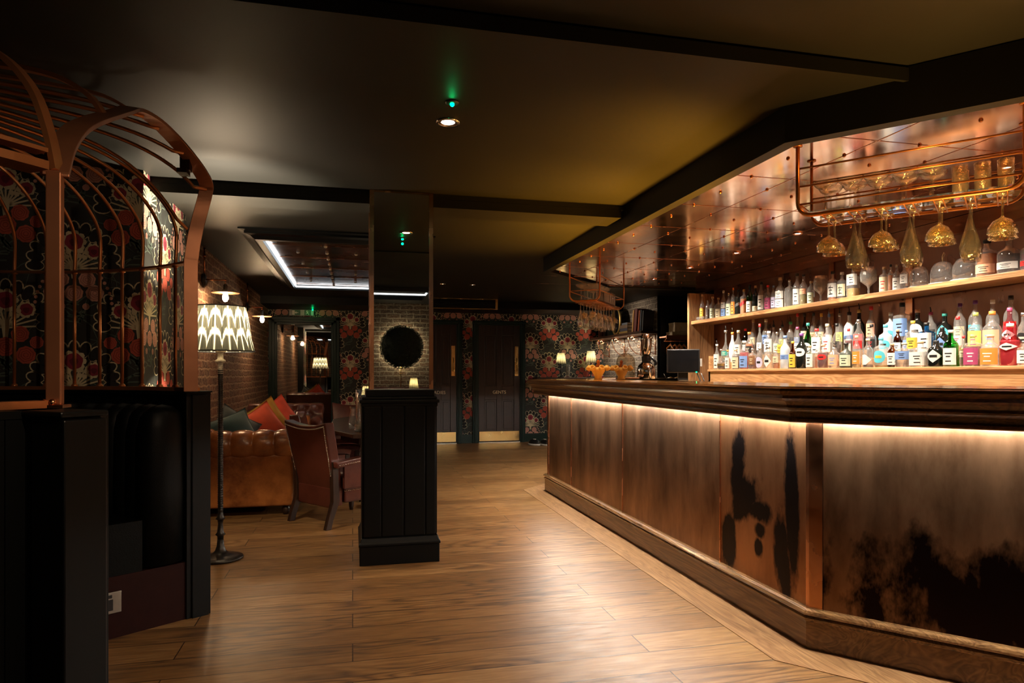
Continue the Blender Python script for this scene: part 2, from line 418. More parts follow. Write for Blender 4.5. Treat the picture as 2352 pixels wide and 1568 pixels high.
    M['black_plastic'] = plain('black_plastic', (.012, .012, .013), .3)
    M['screen'] = plain('screen', (.006, .006, .007), .08)
    M['steel'] = plain('steel', (.75, .73, .70), .12, 1.0, .05)
    M['white_plate'] = plain('white_plate', (.7, .68, .62), .2)
    M['cream'] = plain('cream', (.45, .38, .26), .7)
    M['paper'] = plain('paper', (.75, .72, .66), .7)
    M['grey_fitting'] = plain('grey_fitting', (.35, .35, .34), .4)
    M['sign_green'] = plain('sign_green', (.01, .10, .05), .4)
    M['gold_text'] = plain('gold_text', (.9, .80, .60), .4)
    M['leaf'] = plain('leaf', (.012, .020, .008), .7, 0, .5, 30)
    M['rope'] = plain('rope', (.5, .33, .17), .9)
    M['mirror'] = plain('mirror', (.62, .60, .55), .015, 1.0, .02)
    M['mirror_column'] = plain('mirror_column', (.70, .68, .62), .012, 1.0, .01)
    M['glow_bulb'] = emit('glow_bulb', (1.0, .72, .42), 55)
    M['led_warm'] = emit('led_warm', (1.0, .95, .84), 50)
    M['led_cool'] = emit('led_cool', (.85, .95, 1.0), 1.3)
    M['led_halo'] = emit('led_halo', (1.0, .85, .58), 17)
    M['spot_lens'] = emit('spot_lens', (1.0, .86, .72), 16)
    M['green_led'] = emit('green_led', (.0, 1.0, .22), 25)
    M['candle_glow'] = emit('candle_glow', (1.0, .6, .25), 6)
    M['glass'] = clear_glass('glass', (1, 1, 1), 2.2, milk=.04); M['glass_cut'] = clear_glass('glass_cut', (1, .98, .94), 1.8, (60, .5), .45, milk=.07)
    M['glass_amber'] = clear_glass('glass_amber', (1, .90, .66), 2.6, (60, .8), .5, milk=.07)
    M['glass_smoke'] = clear_glass('glass_smoke', (.8, .72, .6), 1.2)
    # shades
    def shade(name, fn, tw=.6):
        n = NT(name); c = fn(n); d = n.n('ShaderNodeBsdfDiffuse'); t = n.n('ShaderNodeBsdfTranslucent'); n.l(c, d.inputs[0]); n.l(c, t.inputs[0])
        mx = n.n('ShaderNodeMixShader'); mx.inputs[0].default_value = tw; n.l(d.outputs[0], mx.inputs[1]); n.l(t.outputs[0], mx.inputs[2]); n.l(mx.outputs[0], n.out.inputs[0]); M[name] = n.m
    def ikat(n):
        co = n.n('ShaderNodeTexCoord'); s = n.n('ShaderNodeSeparateXYZ'); n.l(co.outputs['Object'], s.inputs[0])
        ang = n.math('ARCTAN2', s.outputs[1], s.outputs[0]); a = n.math('MULTIPLY', ang, 14/(2*PI)*1.0)
        cm = n.n('ShaderNodeCombineXYZ'); n.l(n.math('MULTIPLY', ang, 60), cm.inputs[0]); n.l(n.math('MULTIPLY', s.outputs[2], 2.5), cm.inputs[1])
        st = n.noise(cm.outputs[0], 1.3, 4, .7)
        tri = n.math('ABSOLUTE', n.math('SUBTRACT', n.math('FRACT', a), .5))   # 0..0.5
        # two rows of pale chevrons/diamond edges
        z = n.math('ADD', s.outputs[2], n.math('MULTIPLY', n.math('SUBTRACT', st, .5), .09))
        def band(zc):
            t = n.math('SUBTRACT', n.math('ADD', zc, n.math('MULTIPLY', n.math('POWER', n.math('MULTIPLY', tri, 2), 4), -.085)), z)
            return n.math('SUBTRACT', 1.0, n.math('DIVIDE', n.math('ABSOLUTE', t), .021), True)
        b = n.math('MAXIMUM', band(.235), band(.115)); b = n.math('MAXIMUM', b, n.math('MULTIPLY', n.math('SUBTRACT', 1.0, n.math('DIVIDE', n.math('ABSOLUTE', n.math('SUBTRACT', tri, .02)), .05), True), .6))
        k = n.math('MULTIPLY', b, 1.6, True)
        darkc = n.ramp(st, [(.35, (.004, .005, .004)), (.7, (.048, .046, .032))])
        return n.mix(k, darkc, (.42, .38, .28))
    shade('ikat', ikat, .45)
    def pleat(n):
        co = n.n('ShaderNodeTexCoord'); s = n.n('ShaderNodeSeparateXYZ'); n.l(co.outputs['Object'], s.inputs[0])
        a = n.math('FRACT', n.math('MULTIPLY', n.math('ARCTAN2', s.outputs[1], s.outputs[0]), 16/(2*PI)))
        return n.ramp(a, [(0, (.25, .23, .15)), (.3, (.8, .78, .62)), (.7, (.8, .78, .62)), (1, (.25, .23, .15))])
    shade('pleated', pleat)
make_mats()
M = MATS
MATS['burgundy_wood'] = plain('burgundy_wood', (.018, .004, .003), .5, Specular_IOR_Level=.12)
MATS['steel_dull'] = plain('steel_dull', (.45, .42, .36), .35, 1.0)
MATS['glow_bulb2'] = emit('glow_bulb2', (1.0, .8, .55), 25)
MATS['glass_cut2'] = clear_glass('glass_cut2', (1, 1, 1), 2.4, (60, .5), .5)
MATS['mustard_wood'] = plain('mustard_wood', (.45, .16, .04), .35)
MATS['copper_disc'] = plain('copper_disc', (.62, .30, .17), .35, .35)
MATS['board_paint'] = plain('board_paint', (.010, .013, .014), .3)

# ------------------------------------------------------------ wallpaper: printed pattern laid on the wall as thin inked shapes
def clip(poly, x0, x1, y0, y1):
    for ax, lim, sg in ((0, x0, 1), (0, x1, -1), (1, y0, 1), (1, y1, -1)):
        out = []
        for i in range(len(poly)):
            a, b = poly[i-1], poly[i]; da, db = (a[ax]-lim)*sg, (b[ax]-lim)*sg
            if da >= 0: out.append(a)
            if (da >= 0) != (db >= 0):
                t = da/(da-db); out.append((a[0]+(b[0]-a[0])*t, a[1]+(b[1]-a[1])*t))
        poly = out
        if len(poly) < 3: return []
    return poly

def disc(cx, cy, r, n=14, wob=0, k=9, sy=1):
    return [(cx+r*(1+wob*math.sin(k*2*PI*i/n))*math.cos(2*PI*i/n), cy+sy*r*(1+wob*math.sin(k*2*PI*i/n))*math.sin(2*PI*i/n)) for i in range(n)]

def stroke(pts, w0, w1):
    out = []; n = len(pts)
    for i in range(n-1):
        a, b = pts[i], pts[i+1]; dx, dy = b[0]-a[0], b[1]-a[1]; L = math.hypot(dx, dy) or 1; nx, ny = -dy/L, dx/L
        wa = (w0+(w1-w0)*i/(n-1))/2; wb = (w0+(w1-w0)*(i+1)/(n-1))/2
        out.append([(a[0]+nx*wa, a[1]+ny*wa), (b[0]+nx*wb, b[1]+ny*wb), (b[0]-nx*wb, b[1]-ny*wb), (a[0]-nx*wa, a[1]-ny*wa)])
    return out

def motif(kind, rnd):
    """list of (layer, colour index, polygon) round the fan's pivot; 1 grass 2 cream 3 crimson 4 coral 5 coral dark 6 pink 7 pink dark 8 dark"""
    S = []
    # grasses
    for i in range(26):
        a = rnd.uniform(.15, PI-.15); L = rnd.uniform(.16, .30); bx = rnd.uniform(-.05, .05)+(.32 if i % 2 else 0); by = rnd.uniform(-.30, -.18)
        cv = (a-PI/2)*rnd.uniform(.4, 1.1); pts = [(bx+L*t*math.cos(a-cv*0+cv*t), by+L*t*math.sin(a+cv*t)) for t in (0, .25, .5, .75, 1)]
        for q in stroke(pts, .009, .002): S.append((1, 1, q))
    # fan spokes, scalloped petals
    n = 13; A0, A1 = math.radians(-4), math.radians(184)
    for i in range(n):
        a = A0+(A1-A0)*(i+.5)/n; ca, sa = math.cos(a), math.sin(a); sq = .86+.14*sa
        for q in stroke([(0, 0), (.11*ca, .11*sa), (.205*sq*ca, .205*sq*sa)], .011, .007): S.append((2, 2, q))
        cx, cy = .222*sq*ca, .222*sq*sa; r = .034
        S.append((3, 2, [(cx+ca*r*1.40*math.cos(t)-sa*r*.94*math.sin(t), cy+sa*r*1.40*math.cos(t)+ca*r*.94*math.sin(t)) for t in [2*PI*k/14 for k in range(14)]]))
        S.append((4, 8, [(cx+ca*(r*1.27*math.cos(t)-.002)-sa*r*.74*math.sin(t), cy+sa*(r*1.27*math.cos(t)-.002)+ca*r*.74*math.sin(t)) for t in [2*PI*k/12 for k in range(12)]]))
    S.append((5, 2, [(-.022, .03), (.022, .03), (.012, -.055), (-.012, -.055)]))
    for q in stroke([(0, -.02), (0, -.14)], .016, .008): S.append((2, 1, q))
    for (cx, cy, r) in ((0, .150, .050), (-.100, .100, .036), (.100, .100, .036)):
        for k in range(9):
            t = 2*PI*k/9; S.append((6, 2, disc(cx+r*.95*math.cos(t), cy+r*.95*math.sin(t), r*.36, 7)))
        S.append((7, 3, disc(cx, cy, r*.92, 18, .05, 6)))
        S.append((8, 9, disc(cx, cy-r*.1, r*.45, 9, .15, 3)))
    for sx in (-1, 1):
        for k in range(4):
            t = 2*PI*k/4+.5; S.append((9, 2, disc(sx*.045+.020*math.cos(t), .082+.020*math.sin(t), .014, 7)))
    # carnations below
    c, d = (4, 5) if kind == 'A' else (6, 7)
    if kind == 'A': blooms = ((0, -.105, .052), (-.098, -.150, .048), (.098, -.150, .048), (-.070, -.035, .044), (.070, -.035, .044), (-.150, -.080, .034), (.150, -.080, .034))
    else: blooms = ((0, -.135, .046), (-.066, -.060, .043), (.066, -.060, .043), (-.105, -.135, .046), (.105, -.135, .046), (-.06, -.21, .018), (.06, -.21, .018))
    for (cx, cy, r) in blooms:
        S.append((7, c, disc(cx, cy, r, 27, .045, 9)))
        for rr in (.78, .52, .28):
            o = disc(cx, cy, r*rr, 18, .07, 6); i_ = disc(cx, cy, r*(rr-.09), 18, .07, 6)
            for k in range(18): S.append((8, d, [o[k], o[(k+1) % 18], i_[(k+1) % 18], i_[k]]))
    if kind == 'B':
        for sx in (-1, 1):
            for k in range(7):
                t = k/6; S.append((7, 6, disc(sx*(.12+.07*math.sin(t*1.5)), -.02-.17*t, .010, 7)))
    return S
RN = random.Random(3)
MOTIFS = {'A': motif('A', RN), 'B': motif('B', RN)}

def wallpaper(name, origin, xdir, width, z0, z1, phase=(0, 0), parent=None, label=None):
    mats = [plain('paper_ground', (.016, .018, .016), .7)]+[WP[i] for i in range(1, 10)]
    F = frame(origin, xdir); mb = MB()
    q = [(0, z0), (width, z0), (width, z1), (0, z1)]
    mb.add([F @ Vector((x, y, 0)) for x, y in q], [(0, 1, 2, 3)], 0)
    PU, PV = .665, .665
    for kind, ou, ov in (('A', 0, 0), ('B', PU/2, PV/2)):
        iu0 = int((0-phase[0]-ou)/PU)-2; iu1 = int((width-phase[0]-ou)/PU)+2; iv0 = int((z0-phase[1]-ov)/PV)-2; iv1 = int((z1-phase[1]-ov)/PV)+2
        for iu in range(iu0, iu1+1):
            for iv in range(iv0, iv1+1):
                u0 = phase[0]+ou+iu*PU; v0 = phase[1]+ov+iv*PV
                if u0 < -.5 or u0 > width+.5 or v0 < z0-.45 or v0 > z1+.5: continue
                for lay, ci, pl in MOTIFS[kind]:
                    pl2 = clip([(u0+a, v0+b) for a, b in pl], 0, width, z0, z1)
                    if len(pl2) >= 3: mb.add([F @ Vector((x, y, .0004*lay)) for x, y in pl2], [tuple(range(len(pl2)))], ci)
    return structure(name, mb, mats, parent)
WP = {1: plain('ink_grass', (.075, .105, .085), .8), 2: plain('ink_cream', (.52, .46, .30), .75), 3: plain('ink_crimson', (.22, .018, .038), .8), 4: plain('ink_coral', (.40, .075, .045), .8),
      5: plain('ink_coral_dark', (.24, .035, .025), .8), 6: plain('ink_pink', (.50, .26, .20), .8), 7: plain('ink_pink_dark', (.30, .13, .11), .8), 8: plain('ink_black', (.008, .007, .007), .8), 9: plain('ink_wine', (.11, .008, .02), .8)}

# ------------------------------------------------------------ room shell
ZC, ZN, ZB, ZBK = 2.31, 2.36, 2.225, 2.28
YM = 4.35; YBW = 11.15; XL = -1.29; XR = 4.28
structure('floor', MB().box(-4.1, 5.3, -3.1, YBW+.1, -.05, 0), M['oak_planks'])
c = MB()
c.box(-4.1, 5.3, -3.1, 2.23, ZN, ZN+.05).box(-4.1, 5.3, 2.23, YM, ZC, ZC+.1).box(-4.1, 5.3, YM, YBW+.1, ZBK, ZBK+.12)
structure('ceiling', c, M['ceiling_paint'])
structure('trim_1', MB().box(-1.16, 1.80, YM, 4.62, ZB, ZBK-.001), M['ceiling_paint'])           # downstand beam
structure('trim_2', MB().box(XL, XR, 10.25, YBW-.001, 2.17, ZBK-.001), M['black_paint'])            # bulkhead at the far wall
structure('trim_3', MB().box(-4.0, 5.2, 2.215, 2.2295, ZC-.012, ZC+.04), M['ceiling_paint'])
# left: wallpapered nib then brick
structure('wall_left', MB().box(XL-.1, XL, 5.2, YBW, 0, ZBK), M['brick_side'])
wallpaper('wall_left_nib', (-1.16, 4.22, 0), (0, 1, 0), 1.0, 0, ZC, (.448, 1.826))
structure('wall_left_end', MB().box(-1.4, -1.16, 5.20, 5.22, 0, ZC), M['black_paint'])
wallpaper('wall_left_paper', (-4.0, 4.22, 0), (1, 0, 0), 2.84, 0, ZC, (2.822, 1.405))
structure('wall_left_outer', MB().box(-4.1, -4.0, -3, 4.3, 0, ZN), M['black_paint'])
wb = wallpaper('wall_back', (XL, YBW, 0), (1, 0, 0), XR-XL, .12, 2.17, (4.578, 1.925))
structure('wall_right', MB().box(XR, XR+.1, 9.0, YBW, 0, ZBK), M['brick_grey'])
tg = MB().box(XR+.001, 5.2, 9.0, 9.1, 0, ZBK)
for i in range(10): tg.box(XR+.045+i*.075, XR+.115+i*.075, 8.985, 9.0, .0, ZBK)
structure('wall_right_boards', tg, M['board_paint'])
structure('wall_right_outer', MB().box(5.2, 5.3, -3, 9.0, 0, ZN), M['black_paint'])
structure('wall_front', MB().box(-4.1, 5.3, -3.1, -3.0, 0, ZN), M['brick_front'])
# skirting along the far wall (around the doors)
for i, (a, b) in enumerate(((XL, .98), (1.775, 1.95), (2.86, XR))):
    structure('baseboard_back' if i == 0 else 'baseboard_back_%d' % (i+1), MB().box(a, b, YBW-.03, YBW-.001, 0, .12).box(a, b, YBW-.022, YBW-.001, .12, .14), M['green_paint'])

# doors
def door(n, x0, x1, txt, handle_side):
    """x0..x1 = outside of architrave"""
    y = YBW; fw = .10
    fr = thing('door_frame_%d' % n, None, None, (x0, y-.06, 0), kind='structure'); fr.name = 'door_%d' % n
    f = MB()
    for a, b in ((x0, x0+fw), (x1-fw, x1)):
        f.box(a, b, y-.055, y-.002, 0, 2.03); f.box(a+.02, b-.02, y-.075, y-.05, 0, 2.01); f.box(a+.035, b-.035, y-.085, y-.07, 0, 1.995)
    f.box(x0, x1, y-.055, y-.002, 1.97, 2.045); f.box(x0-.01, x1+.01, y-.078, y-.05, 2.0, 2.035); f.box(x0+.03, x1-.03, y-.085, y-.07, 1.985, 1.998)
    obj('door_frame', f, M['green_paint'], fr, bevel=.004)
    a, b = x0+fw, x1-fw; w = b-a
    d = MB().box(a, b, y-.03, y-.003, .012, 1.97)
    st = .10; mid = (a+b)/2
    def rail(xa, xb, za, zb): d.box(xa, xb, y-.048, y-.029, za, zb)
    rail(a, a+st, .012, 1.97); rail(b-st, b, .012, 1.97); rail(mid-.045, mid+.045, .012, 1.97)
    for za, zb in ((.012, .20), (.72, .95), (1.80, 1.97)):
        rail(a+st, mid-.045, za, zb); rail(mid+.045, b-st, za, zb)
    for xa, xb in ((a+st, mid-.045), (mid+.045, b-st)):
        for za, zb in ((.20, .72), (.95, 1.80)): d.box(xa+.03, xb-.03, y-.040, y-.029, za+.03, zb-.03)
    lf = obj('door_leaf', d, M['door_wood'], fr, bevel=.004)
    obj('kick_plate', MB().box(a+.01, b-.01, y-.054, y-.049, .03, .19), M['brass'], fr)
    obj('threshold', MB().box(a, b, y-.07, y-.002, 0, .012), M['steel'], fr)
    hx = b-.055 if handle_side > 0 else a+.055
    obj('door_handle', MB().box(hx-.03, hx+.03, y-.054, y-.049, 1.12, 1.62).tube([(hx, y-.054, 1.20), (hx, y-.085, 1.22), (hx, y-.085, 1.40), (hx, y-.054, 1.42)], .008), M['brass'], fr)
    F = frame((mid, y-.0495, .845), (1, 0, 0))
    obj('door_lettering', text_mesh(txt, .075, F, .002), M['gold_text'], fr)
door(1, .98, 1.775, 'LADIES', 1)
door(2, 1.95, 2.855, 'GENTS', 1)

# far mirror in its black frame
mr = thing('wall_mirror', 'tall wall mirror in a black moulded frame on the far wall by the brickwork', 'mirror', (-.745, YBW-.05, .02))
f = MB(); x0, x1, z1 = -1.28, -.205, 2.055
for k, (o, dpt) in enumerate(((0, .035), (.05, .06), (.085, .045))):
    e = .13; w = (.06, .045, .045)[k]
    f.box(x0+o, x0+o+w, YBW-dpt, YBW-.002, .02, z1-o); f.box(x1-o-w, x1-o, YBW-dpt, YBW-.002, .02, z1-o); f.box(x0+o, x1-o, YBW-dpt, YBW-.002, z1-o-w*.9, z1-o); f.box(x0+o, x1-o, YBW-dpt, YBW-.002, .02+o, .02+o+w)
obj('mirror_frame', f, M['green_paint'], mr, bevel=.006)
obj('mirror_glass', MB().box(x0+.1, x1-.1, YBW-.02, YBW-.004, .1, z1-.1), M['mirror'], mr)

# emergency exit sign, far wall
ex = thing('exit_sign', 'green and white running man exit sign over the far mirror', 'sign', (-.77, YBW-.03, 2.10))
obj('housing', MB().box(-.97, -.60, YBW-.05, YBW-.002, 2.07, 2.165), M['grey_fitting'], ex, bevel=.004)
for (a, b) in ((-.93, -.80), (-.74, -.64)): obj('sign_panel', MB().box(a, b, YBW-.054, YBW-.05, 2.075, 2.16), M['sign_green'], ex)
# doorway with arrow; running figure
p = MB().box(-.925, -.885, YBW-.057, YBW-.054, 2.082, 2.152); p.add([(-.885, YBW-.0565, 2.117), (-.860, YBW-.0565, 2.095), (-.860, YBW-.0565, 2.139)], [(0, 1, 2)]); p.box(-.860, -.83, YBW-.057, YBW-.054, 2.111, 2.123)
obj('arrow_symbol', p, M['paper'], ex)
p = MB().lathe([(.0, 0), (.009, .001), (.009, .003), (0, .003)], 10, (0, 0, 0), M=frame((-.70, YBW-.055, 2.146), (1, 0, 0)))
for q in stroke([(-.703, 2.148), (-.705, 2.138), (-.692, 2.115)], .014, .012)+stroke([(-.692, 2.115), (-.675, 2.10), (-.675, 2.085)], .008, .006)+stroke([(-.692, 2.115), (-.71, 2.10), (-.725, 2.098)], .008, .006)+stroke([(-.70, 2.135), (-.68, 2.128), (-.67, 2.135)], .006, .005)+stroke([(-.70, 2.135), (-.72, 2.125)], .006, .005):
    p.add([(a, YBW-.0565, b) for a, b in q], [(0, 1, 2, 3)])
obj('running_figure', p, M['paper'], ex)

def green_indicator(x, y, z, label):
    t = thing('indicator_light', label, 'light', (x, y, z))
    obj('lens_dome', MB().ball((x, y, z-.010), .009, 10), M['green_led'], t)
    obj('base_ring', MB().lathe([(.03, 0), (.03, -.004), (.022, -.008), (0, -.008)], 20, (x, y, z)), M['black_plastic'], t)
    lamp('indicator_glow', 'POINT', (x, y, z-.05), .012, (0, 1, .3), .01)
green_indicator(.413, 2.86, ZC, 'small bright green indicator light on the main ceiling beside the downlight')
green_indicator(-.61, 11.0, 2.17, 'small bright green indicator light near the exit sign')

def downlight(x, y, z, label, r=.042, ring='steel', group=None):
    t = thing('downlight', label, 'ceiling light', (x, y, z), group=group)
    obj('bezel', MB().lathe([(r*.62, 0), (r*.66, -.006), (r, -.009), (r*1.08, -.003), (r*1.08, 0)], 28, (x, y, z)), M[ring], t)
    obj('lens', MB().lathe([(0, -.002), (r*.6, -.002), (r*.6, -.0005), (0, -.0005)], 20, (x, y, z)), M['spot_lens'], t)
    return t
downlight(.427, 3.09, ZC, 'round steel recessed downlight in the dark ceiling near the green light', .052)
downlight(1.097, 8.41, ZBK, 'small downlight in the far ceiling, left of the pair above the doors', .035)
downlight(1.472, 8.41, ZBK, 'small downlight in the far ceiling, right of the pair above the doors', .035)

# ventilation grille with brass frame
v = thing('air_vent', 'long black air vent in a brass frame high above the toilet doors', 'vent', (1.5, 9.9, 2.2))
obj('duct_box', MB().box(.75, 2.12, 9.92, 10.24, 2.115, ZBK-.002), M['black_paint'], v)
obj('brass_frame', MB().box(.75, 2.12, 9.905, 9.92, 2.115, 2.128).box(.75, 2.12, 9.905, 9.92, 2.262, 2.272).box(2.085, 2.12, 9.905, 9.92, 2.128, 2.262), M['brass'], v)
sl = MB()
for k in range(5): sl.box(.75, 2.085, 9.908, 9.92, 2.14+k*.026, 2.15+k*.026)
obj('louvre_blades', sl, M['black_paint'], v)

# ------------------------------------------------------------ lit copper tray in the lounge ceiling
tr = thing('ceiling_tray', 'black moulded ceiling tray with riveted copper lining and cool LED edge over the lounge', 'ceiling feature', (-.1, 7.1, 2.2))
TX0, TX1, TY0, TY1 = -.70, .50, 5.68, 8.80
rect = [(TX0, TY0), (TX1, TY0), (TX1, TY1), (TX0, TY1)]
fr = MB().sweep(rect, [(0, ZBK-.001), (-.16, ZBK-.001), (-.16, ZBK-.012), (-.12, ZBK-.02), (-.12, ZBK-.035), (-.08, ZBK-.045), (-.05, ZBK-.07), (0, ZBK-.07)], closed=True)
obj('moulding', fr, M['black_paint'], tr)
obj('copper_lining', MB().box(TX0, TX1, TY0, TY1, ZBK-.022, ZBK-.002), M['copper_tray'], tr)
ld = MB().box(TX0+.012, TX0+.024, TY0+.03, TY1-.02, ZBK-.05, ZBK-.03).box(TX0+.03, TX1, TY1-.035, TY1-.02, ZBK-.05, ZBK-.03)
obj('led_strip', ld, M['led_cool'], tr)
sm = MB()
for k in range(5): sm.box(TX0+.03, TX1, 6.06+.64*k-.004, 6.06+.64*k+.004, ZBK-.0245, ZBK-.022)
sm.box(-.23, -.222, TY0, TY1-.04, ZBK-.0245, ZBK-.022)
obj('seam', sm, M['copper'], tr)
rv = MB().lathe([(.016, 0), (.015, -.008), (.009, -.014), (0, -.016)], 10)
rp = [(x, 6.385+.64*k) for x in (-.48, .032) for k in range(4)]+[(-.228, 6.06+.325*k) for k in range(9)]
first = None
for (x, y) in rp:
    if first is None: first = obj('rivet', rv, M['aged_white'], tr, world=False); o = first
    else: o = first.copy(); COL.objects.link(o); o.parent = tr
    o.location = (x+.1, y-7.1, ZBK-.024-2.2)
# a matching lit tray behind the viewpoint, seen in the column mirror
t2 = thing('ceiling_tray', 'LED edged ceiling tray near the wreath wall, seen in the column mirror', 'ceiling feature', (.4, -1.2, ZN-.05))
obj('moulding', MB().sweep([(-1.2, -1.9), (1.05, -1.9), (1.05, -.9), (-1.2, -.9)], [(0, ZN-.001), (-.1, ZN-.001), (-.08, ZN-.06), (0, ZN-.06)], closed=True), M['black_paint'], t2)
obj('led_strip', MB().box(-1.15, 1.03, -1.16, -1.145, 2.29, 2.31).box(1.015, 1.03, -1.16, -.92, 2.29, 2.31), M['led_cool'], t2)

# ------------------------------------------------------------ wall behind the viewpoint: wreath, banquette, table lamp
w = thing('wreath', 'large dark round foliage wreath glowing round its edge, reflected in the column mirror', 'wreath', (.81, -2.95, 1.61))
RN = random.Random(5); lf = MB(); lf.lathe([(0, 0), (.30, 0), (.338, .02), (.31, .06), (0, .07)], 36, M=frame((.81, -2.885, 1.61), (-1, 0, 0)))
for i in range(2600):
    a = RN.uniform(0, 2*PI); r = RN.uniform(.0, .35)**.5*.35/.35**.5 if i < 900 else RN.uniform(.27, .365)
    cx, cz = .81+r*math.cos(a), 1.61+r*math.sin(a); y = -2.83+RN.uniform(-.05, .03)-max(0, r-.28)*.6
    d = Vector((RN.uniform(-1, 1), RN.uniform(-.6, .6), RN.uniform(-1, 1))).normalized()*RN.uniform(.015, .03); e = d.cross(Vector((RN.uniform(-1, 1), 1, RN.uniform(-1, 1)))).normalized()*.006
    p0 = Vector((cx, y, cz)); lf.add([p0-d, p0+e, p0+d, p0-e], [(0, 1, 2, 3)])
obj('foliage', lf, M['leaf'], w)
obj('led_ring', MB().tube([(.81+.30*math.cos(a), -2.975, 1.61+.30*math.sin(a)) for a in [2*PI*k/32 for k in range(32)]], .008, 6, closed=True), M['led_halo'], w)
bq = thing('banquette', 'burgundy leather banquette against the brick wall below the wreath', 'bench', (.6, -2.7, 0))
b_ = MB()
for k in range(16): b_.box(-1.4+.25*k, -1.155+.25*k, -2.97, -2.82, .42, .93)
obj('backrest', b_, M['burgundy_leather'], bq, bevel=.02)
obj('seat', MB().box(-1.4, 2.6, -2.82, -2.35, .38, .48), M['burgundy_leather'], bq, bevel=.03)
obj('base', MB().box(-1.4, 2.6, -2.80, -2.40, 0, .38), M['black_paint'], bq)

def table_lamp(loc, label, s=1.0, group=None, glow=2.0):
    x, y, z = loc
    t = thing('table_lamp', label, 'lamp', loc, group=group)
    obj('lamp_base', MB().lathe([(.045*s, 0), (.045*s, .01), (.014*s, .02), (.009*s, .05), (.016*s, .09), (.008*s, .13), (.008*s, .24*s), (0, .24*s)], 16, loc), M['black_plastic'], t)
    sh = MB().lathe([(.075*s, .20*s), (.050*s, .36*s), (.048*s, .36*s), (.073*s, .20*s), (.075*s, .20*s)], 32, (0, 0, 0), flute=lambda a, zz: 1+.02*math.cos(16*a))
    o = obj('lamp_shade', sh, M['pleated'], t, world=False)
    obj('bulb', MB().ball((0, 0, .27*s), .016*s, 8), M['bulb_soft'], t, world=False)
    lamp('table_lamp_glow', 'POINT', (x, y, z+.30*s), glow, (1.0, .80, .52), .02)
    return t
M['bulb_soft'] = emit('bulb_soft', (1, .85, .6), 20)
tb = thing('pedestal_table', 'small black pedestal table in front of the burgundy banquette', 'table', (1.05, -1.95, 0))
obj('tabletop', MB().lathe([(0, .70), (.30, .70), (.30, .73), (0, .73)], 28, (1.05, -1.95, 0)), M['dark_wood'], tb)
obj('pedestal', MB().lathe([(.2, 0), (.2, .02), (.03, .04), (.03, .70)], 16, (1.05, -1.95, 0)), M['black_paint'], tb)
table_lamp((.93, -1.95, .731), 'small pleated table lamp reflected in the column mirror below the wreath')
pl_ = thing('picture_light', 'thin brass upright fitting on the brick wall under the wreath', 'fitting', (.80, -2.96, 1.1))
obj('stem', MB().tube([(.80, -2.96, .93), (.80, -2.96, 1.32)], .008).tube([(.77, -2.96, 1.16), (.83, -2.96, 1.16)], .006), M['brass'], pl_)
for (x, y, z) in ((.1, -2.6, 2.28), (1.6, -2.6, 2.28), (2.9, -2.6, 2.28)):
    lamp('wall_washer', 'SPOT', (x, y, z), 5, SOFTWARM, .03, (math.radians(-12), 0, 0), 90, .9)

# ------------------------------------------------------------ mirrored column on boxed base
ct = thing('mirror_column', 'black boxed column with mirrored upper faces and copper corner strips', 'column', (.28, 4.38, 0))
bx = MB().box(.065, .495, 4.155, 4.61, .15, .97)
for a, b in ((.065, .165), (.173, .300), (.308, .43), (.438, .495)): bx.box(a, b, 4.143, 4.155, .17, .955)
for k in range(3): bx.box(.053, .065, 4.16+k*.152, 4.305+k*.152, .17, .955).box(.495, .507, 4.16+k*.152, 4.305+k*.152, .17, .955)
obj('panelled_box', bx, M['black_paint'], ct, bevel=.003)
sq = [(.055, 4.145), (.505, 4.145), (.505, 4.615), (.055, 4.615)]
obj('plinth', MB().box(.04, .52, 4.135, 4.63, 0, .115).sweep(sq, [(0, .115), (.0, .165), (-.006, .16), (-.012, .14), (-.02, .13), (-.02, .115)], closed=True), M['black_paint'], ct, bevel=.004)
obj('cornice', MB().box(.05, .51, 4.14, 4.62, .955, .975).box(.04, .52, 4.13, 4.63, .975, .995).box(.055, .505, 4.145, 4.615, .995, 1.012).box(.078, .495, 4.18, 4.61, 1.012, 1.055), M['black_paint'], ct, bevel=.004)
ZT = ZB-.001
obj('mirror_panel', MB().box(.125, .482, 4.335, 4.35, 1.055, ZT).box(.110, .118, 4.36, 4.60, 1.055, ZT).box(.489, .497, 4.36, 4.60, 1.055, ZT), M['mirror_column'], ct)
cs = MB()
for (a, b) in ((.104, .130), (.477, .503)): cs.box(a, b, 4.328, 4.355, 1.055, 2.309); cs.box(a, b, 4.59, 4.612, 1.055, ZT)
cs.box(.130, .477, 4.329, 4.334, 2.300, 2.309)
obj('copper_corner', cs, M['copper'], ct)
obj('mirror_head', MB().box(.130, .477, 4.336, 4.3495, ZT, 2.30), M['mirror_column'], ct)
obj('core', MB().box(.13, .475, 4.352, 4.60, 1.05, ZT), M['black_paint'], ct)

# ------------------------------------------------------------ bar counter
DN = Vector((.646, -.763)).normalized()
def bar_path(x, y0, y1):  # far return, long run, near return
    e = Vector((x, y1))+DN*3.4
    return [(x+1.85, y0+1.85), (x, y0), (x, y1), (e.x, e.y)]
BP = bar_path(1.85, 6.42, 2.47)          # outer face of plinth; interior on the left of travel
bar = thing('bar_counter', 'long angled oak bar counter clad in patinated copper with glowing strip under its top', 'bar counter', (2.3, 4.4, 0))
bo, bi = offset(BP, -.15), offset(BP, .52)
top = MB()
for k in range(3): top.prism([bo[k], bo[k+1], bi[k+1], bi[k]], 1.078, 1.10)
obj('counter_top', top, M['counter_copper'], bar)
obj('bullnose', MB().sweep(BP, [(-.148, 1.099), (-.165, 1.092), (-.17, 1.082), (-.165, 1.070), (-.15, 1.064), (-.12, 1.064), (-.12, 1.099)]), M['oak_dark'], bar)
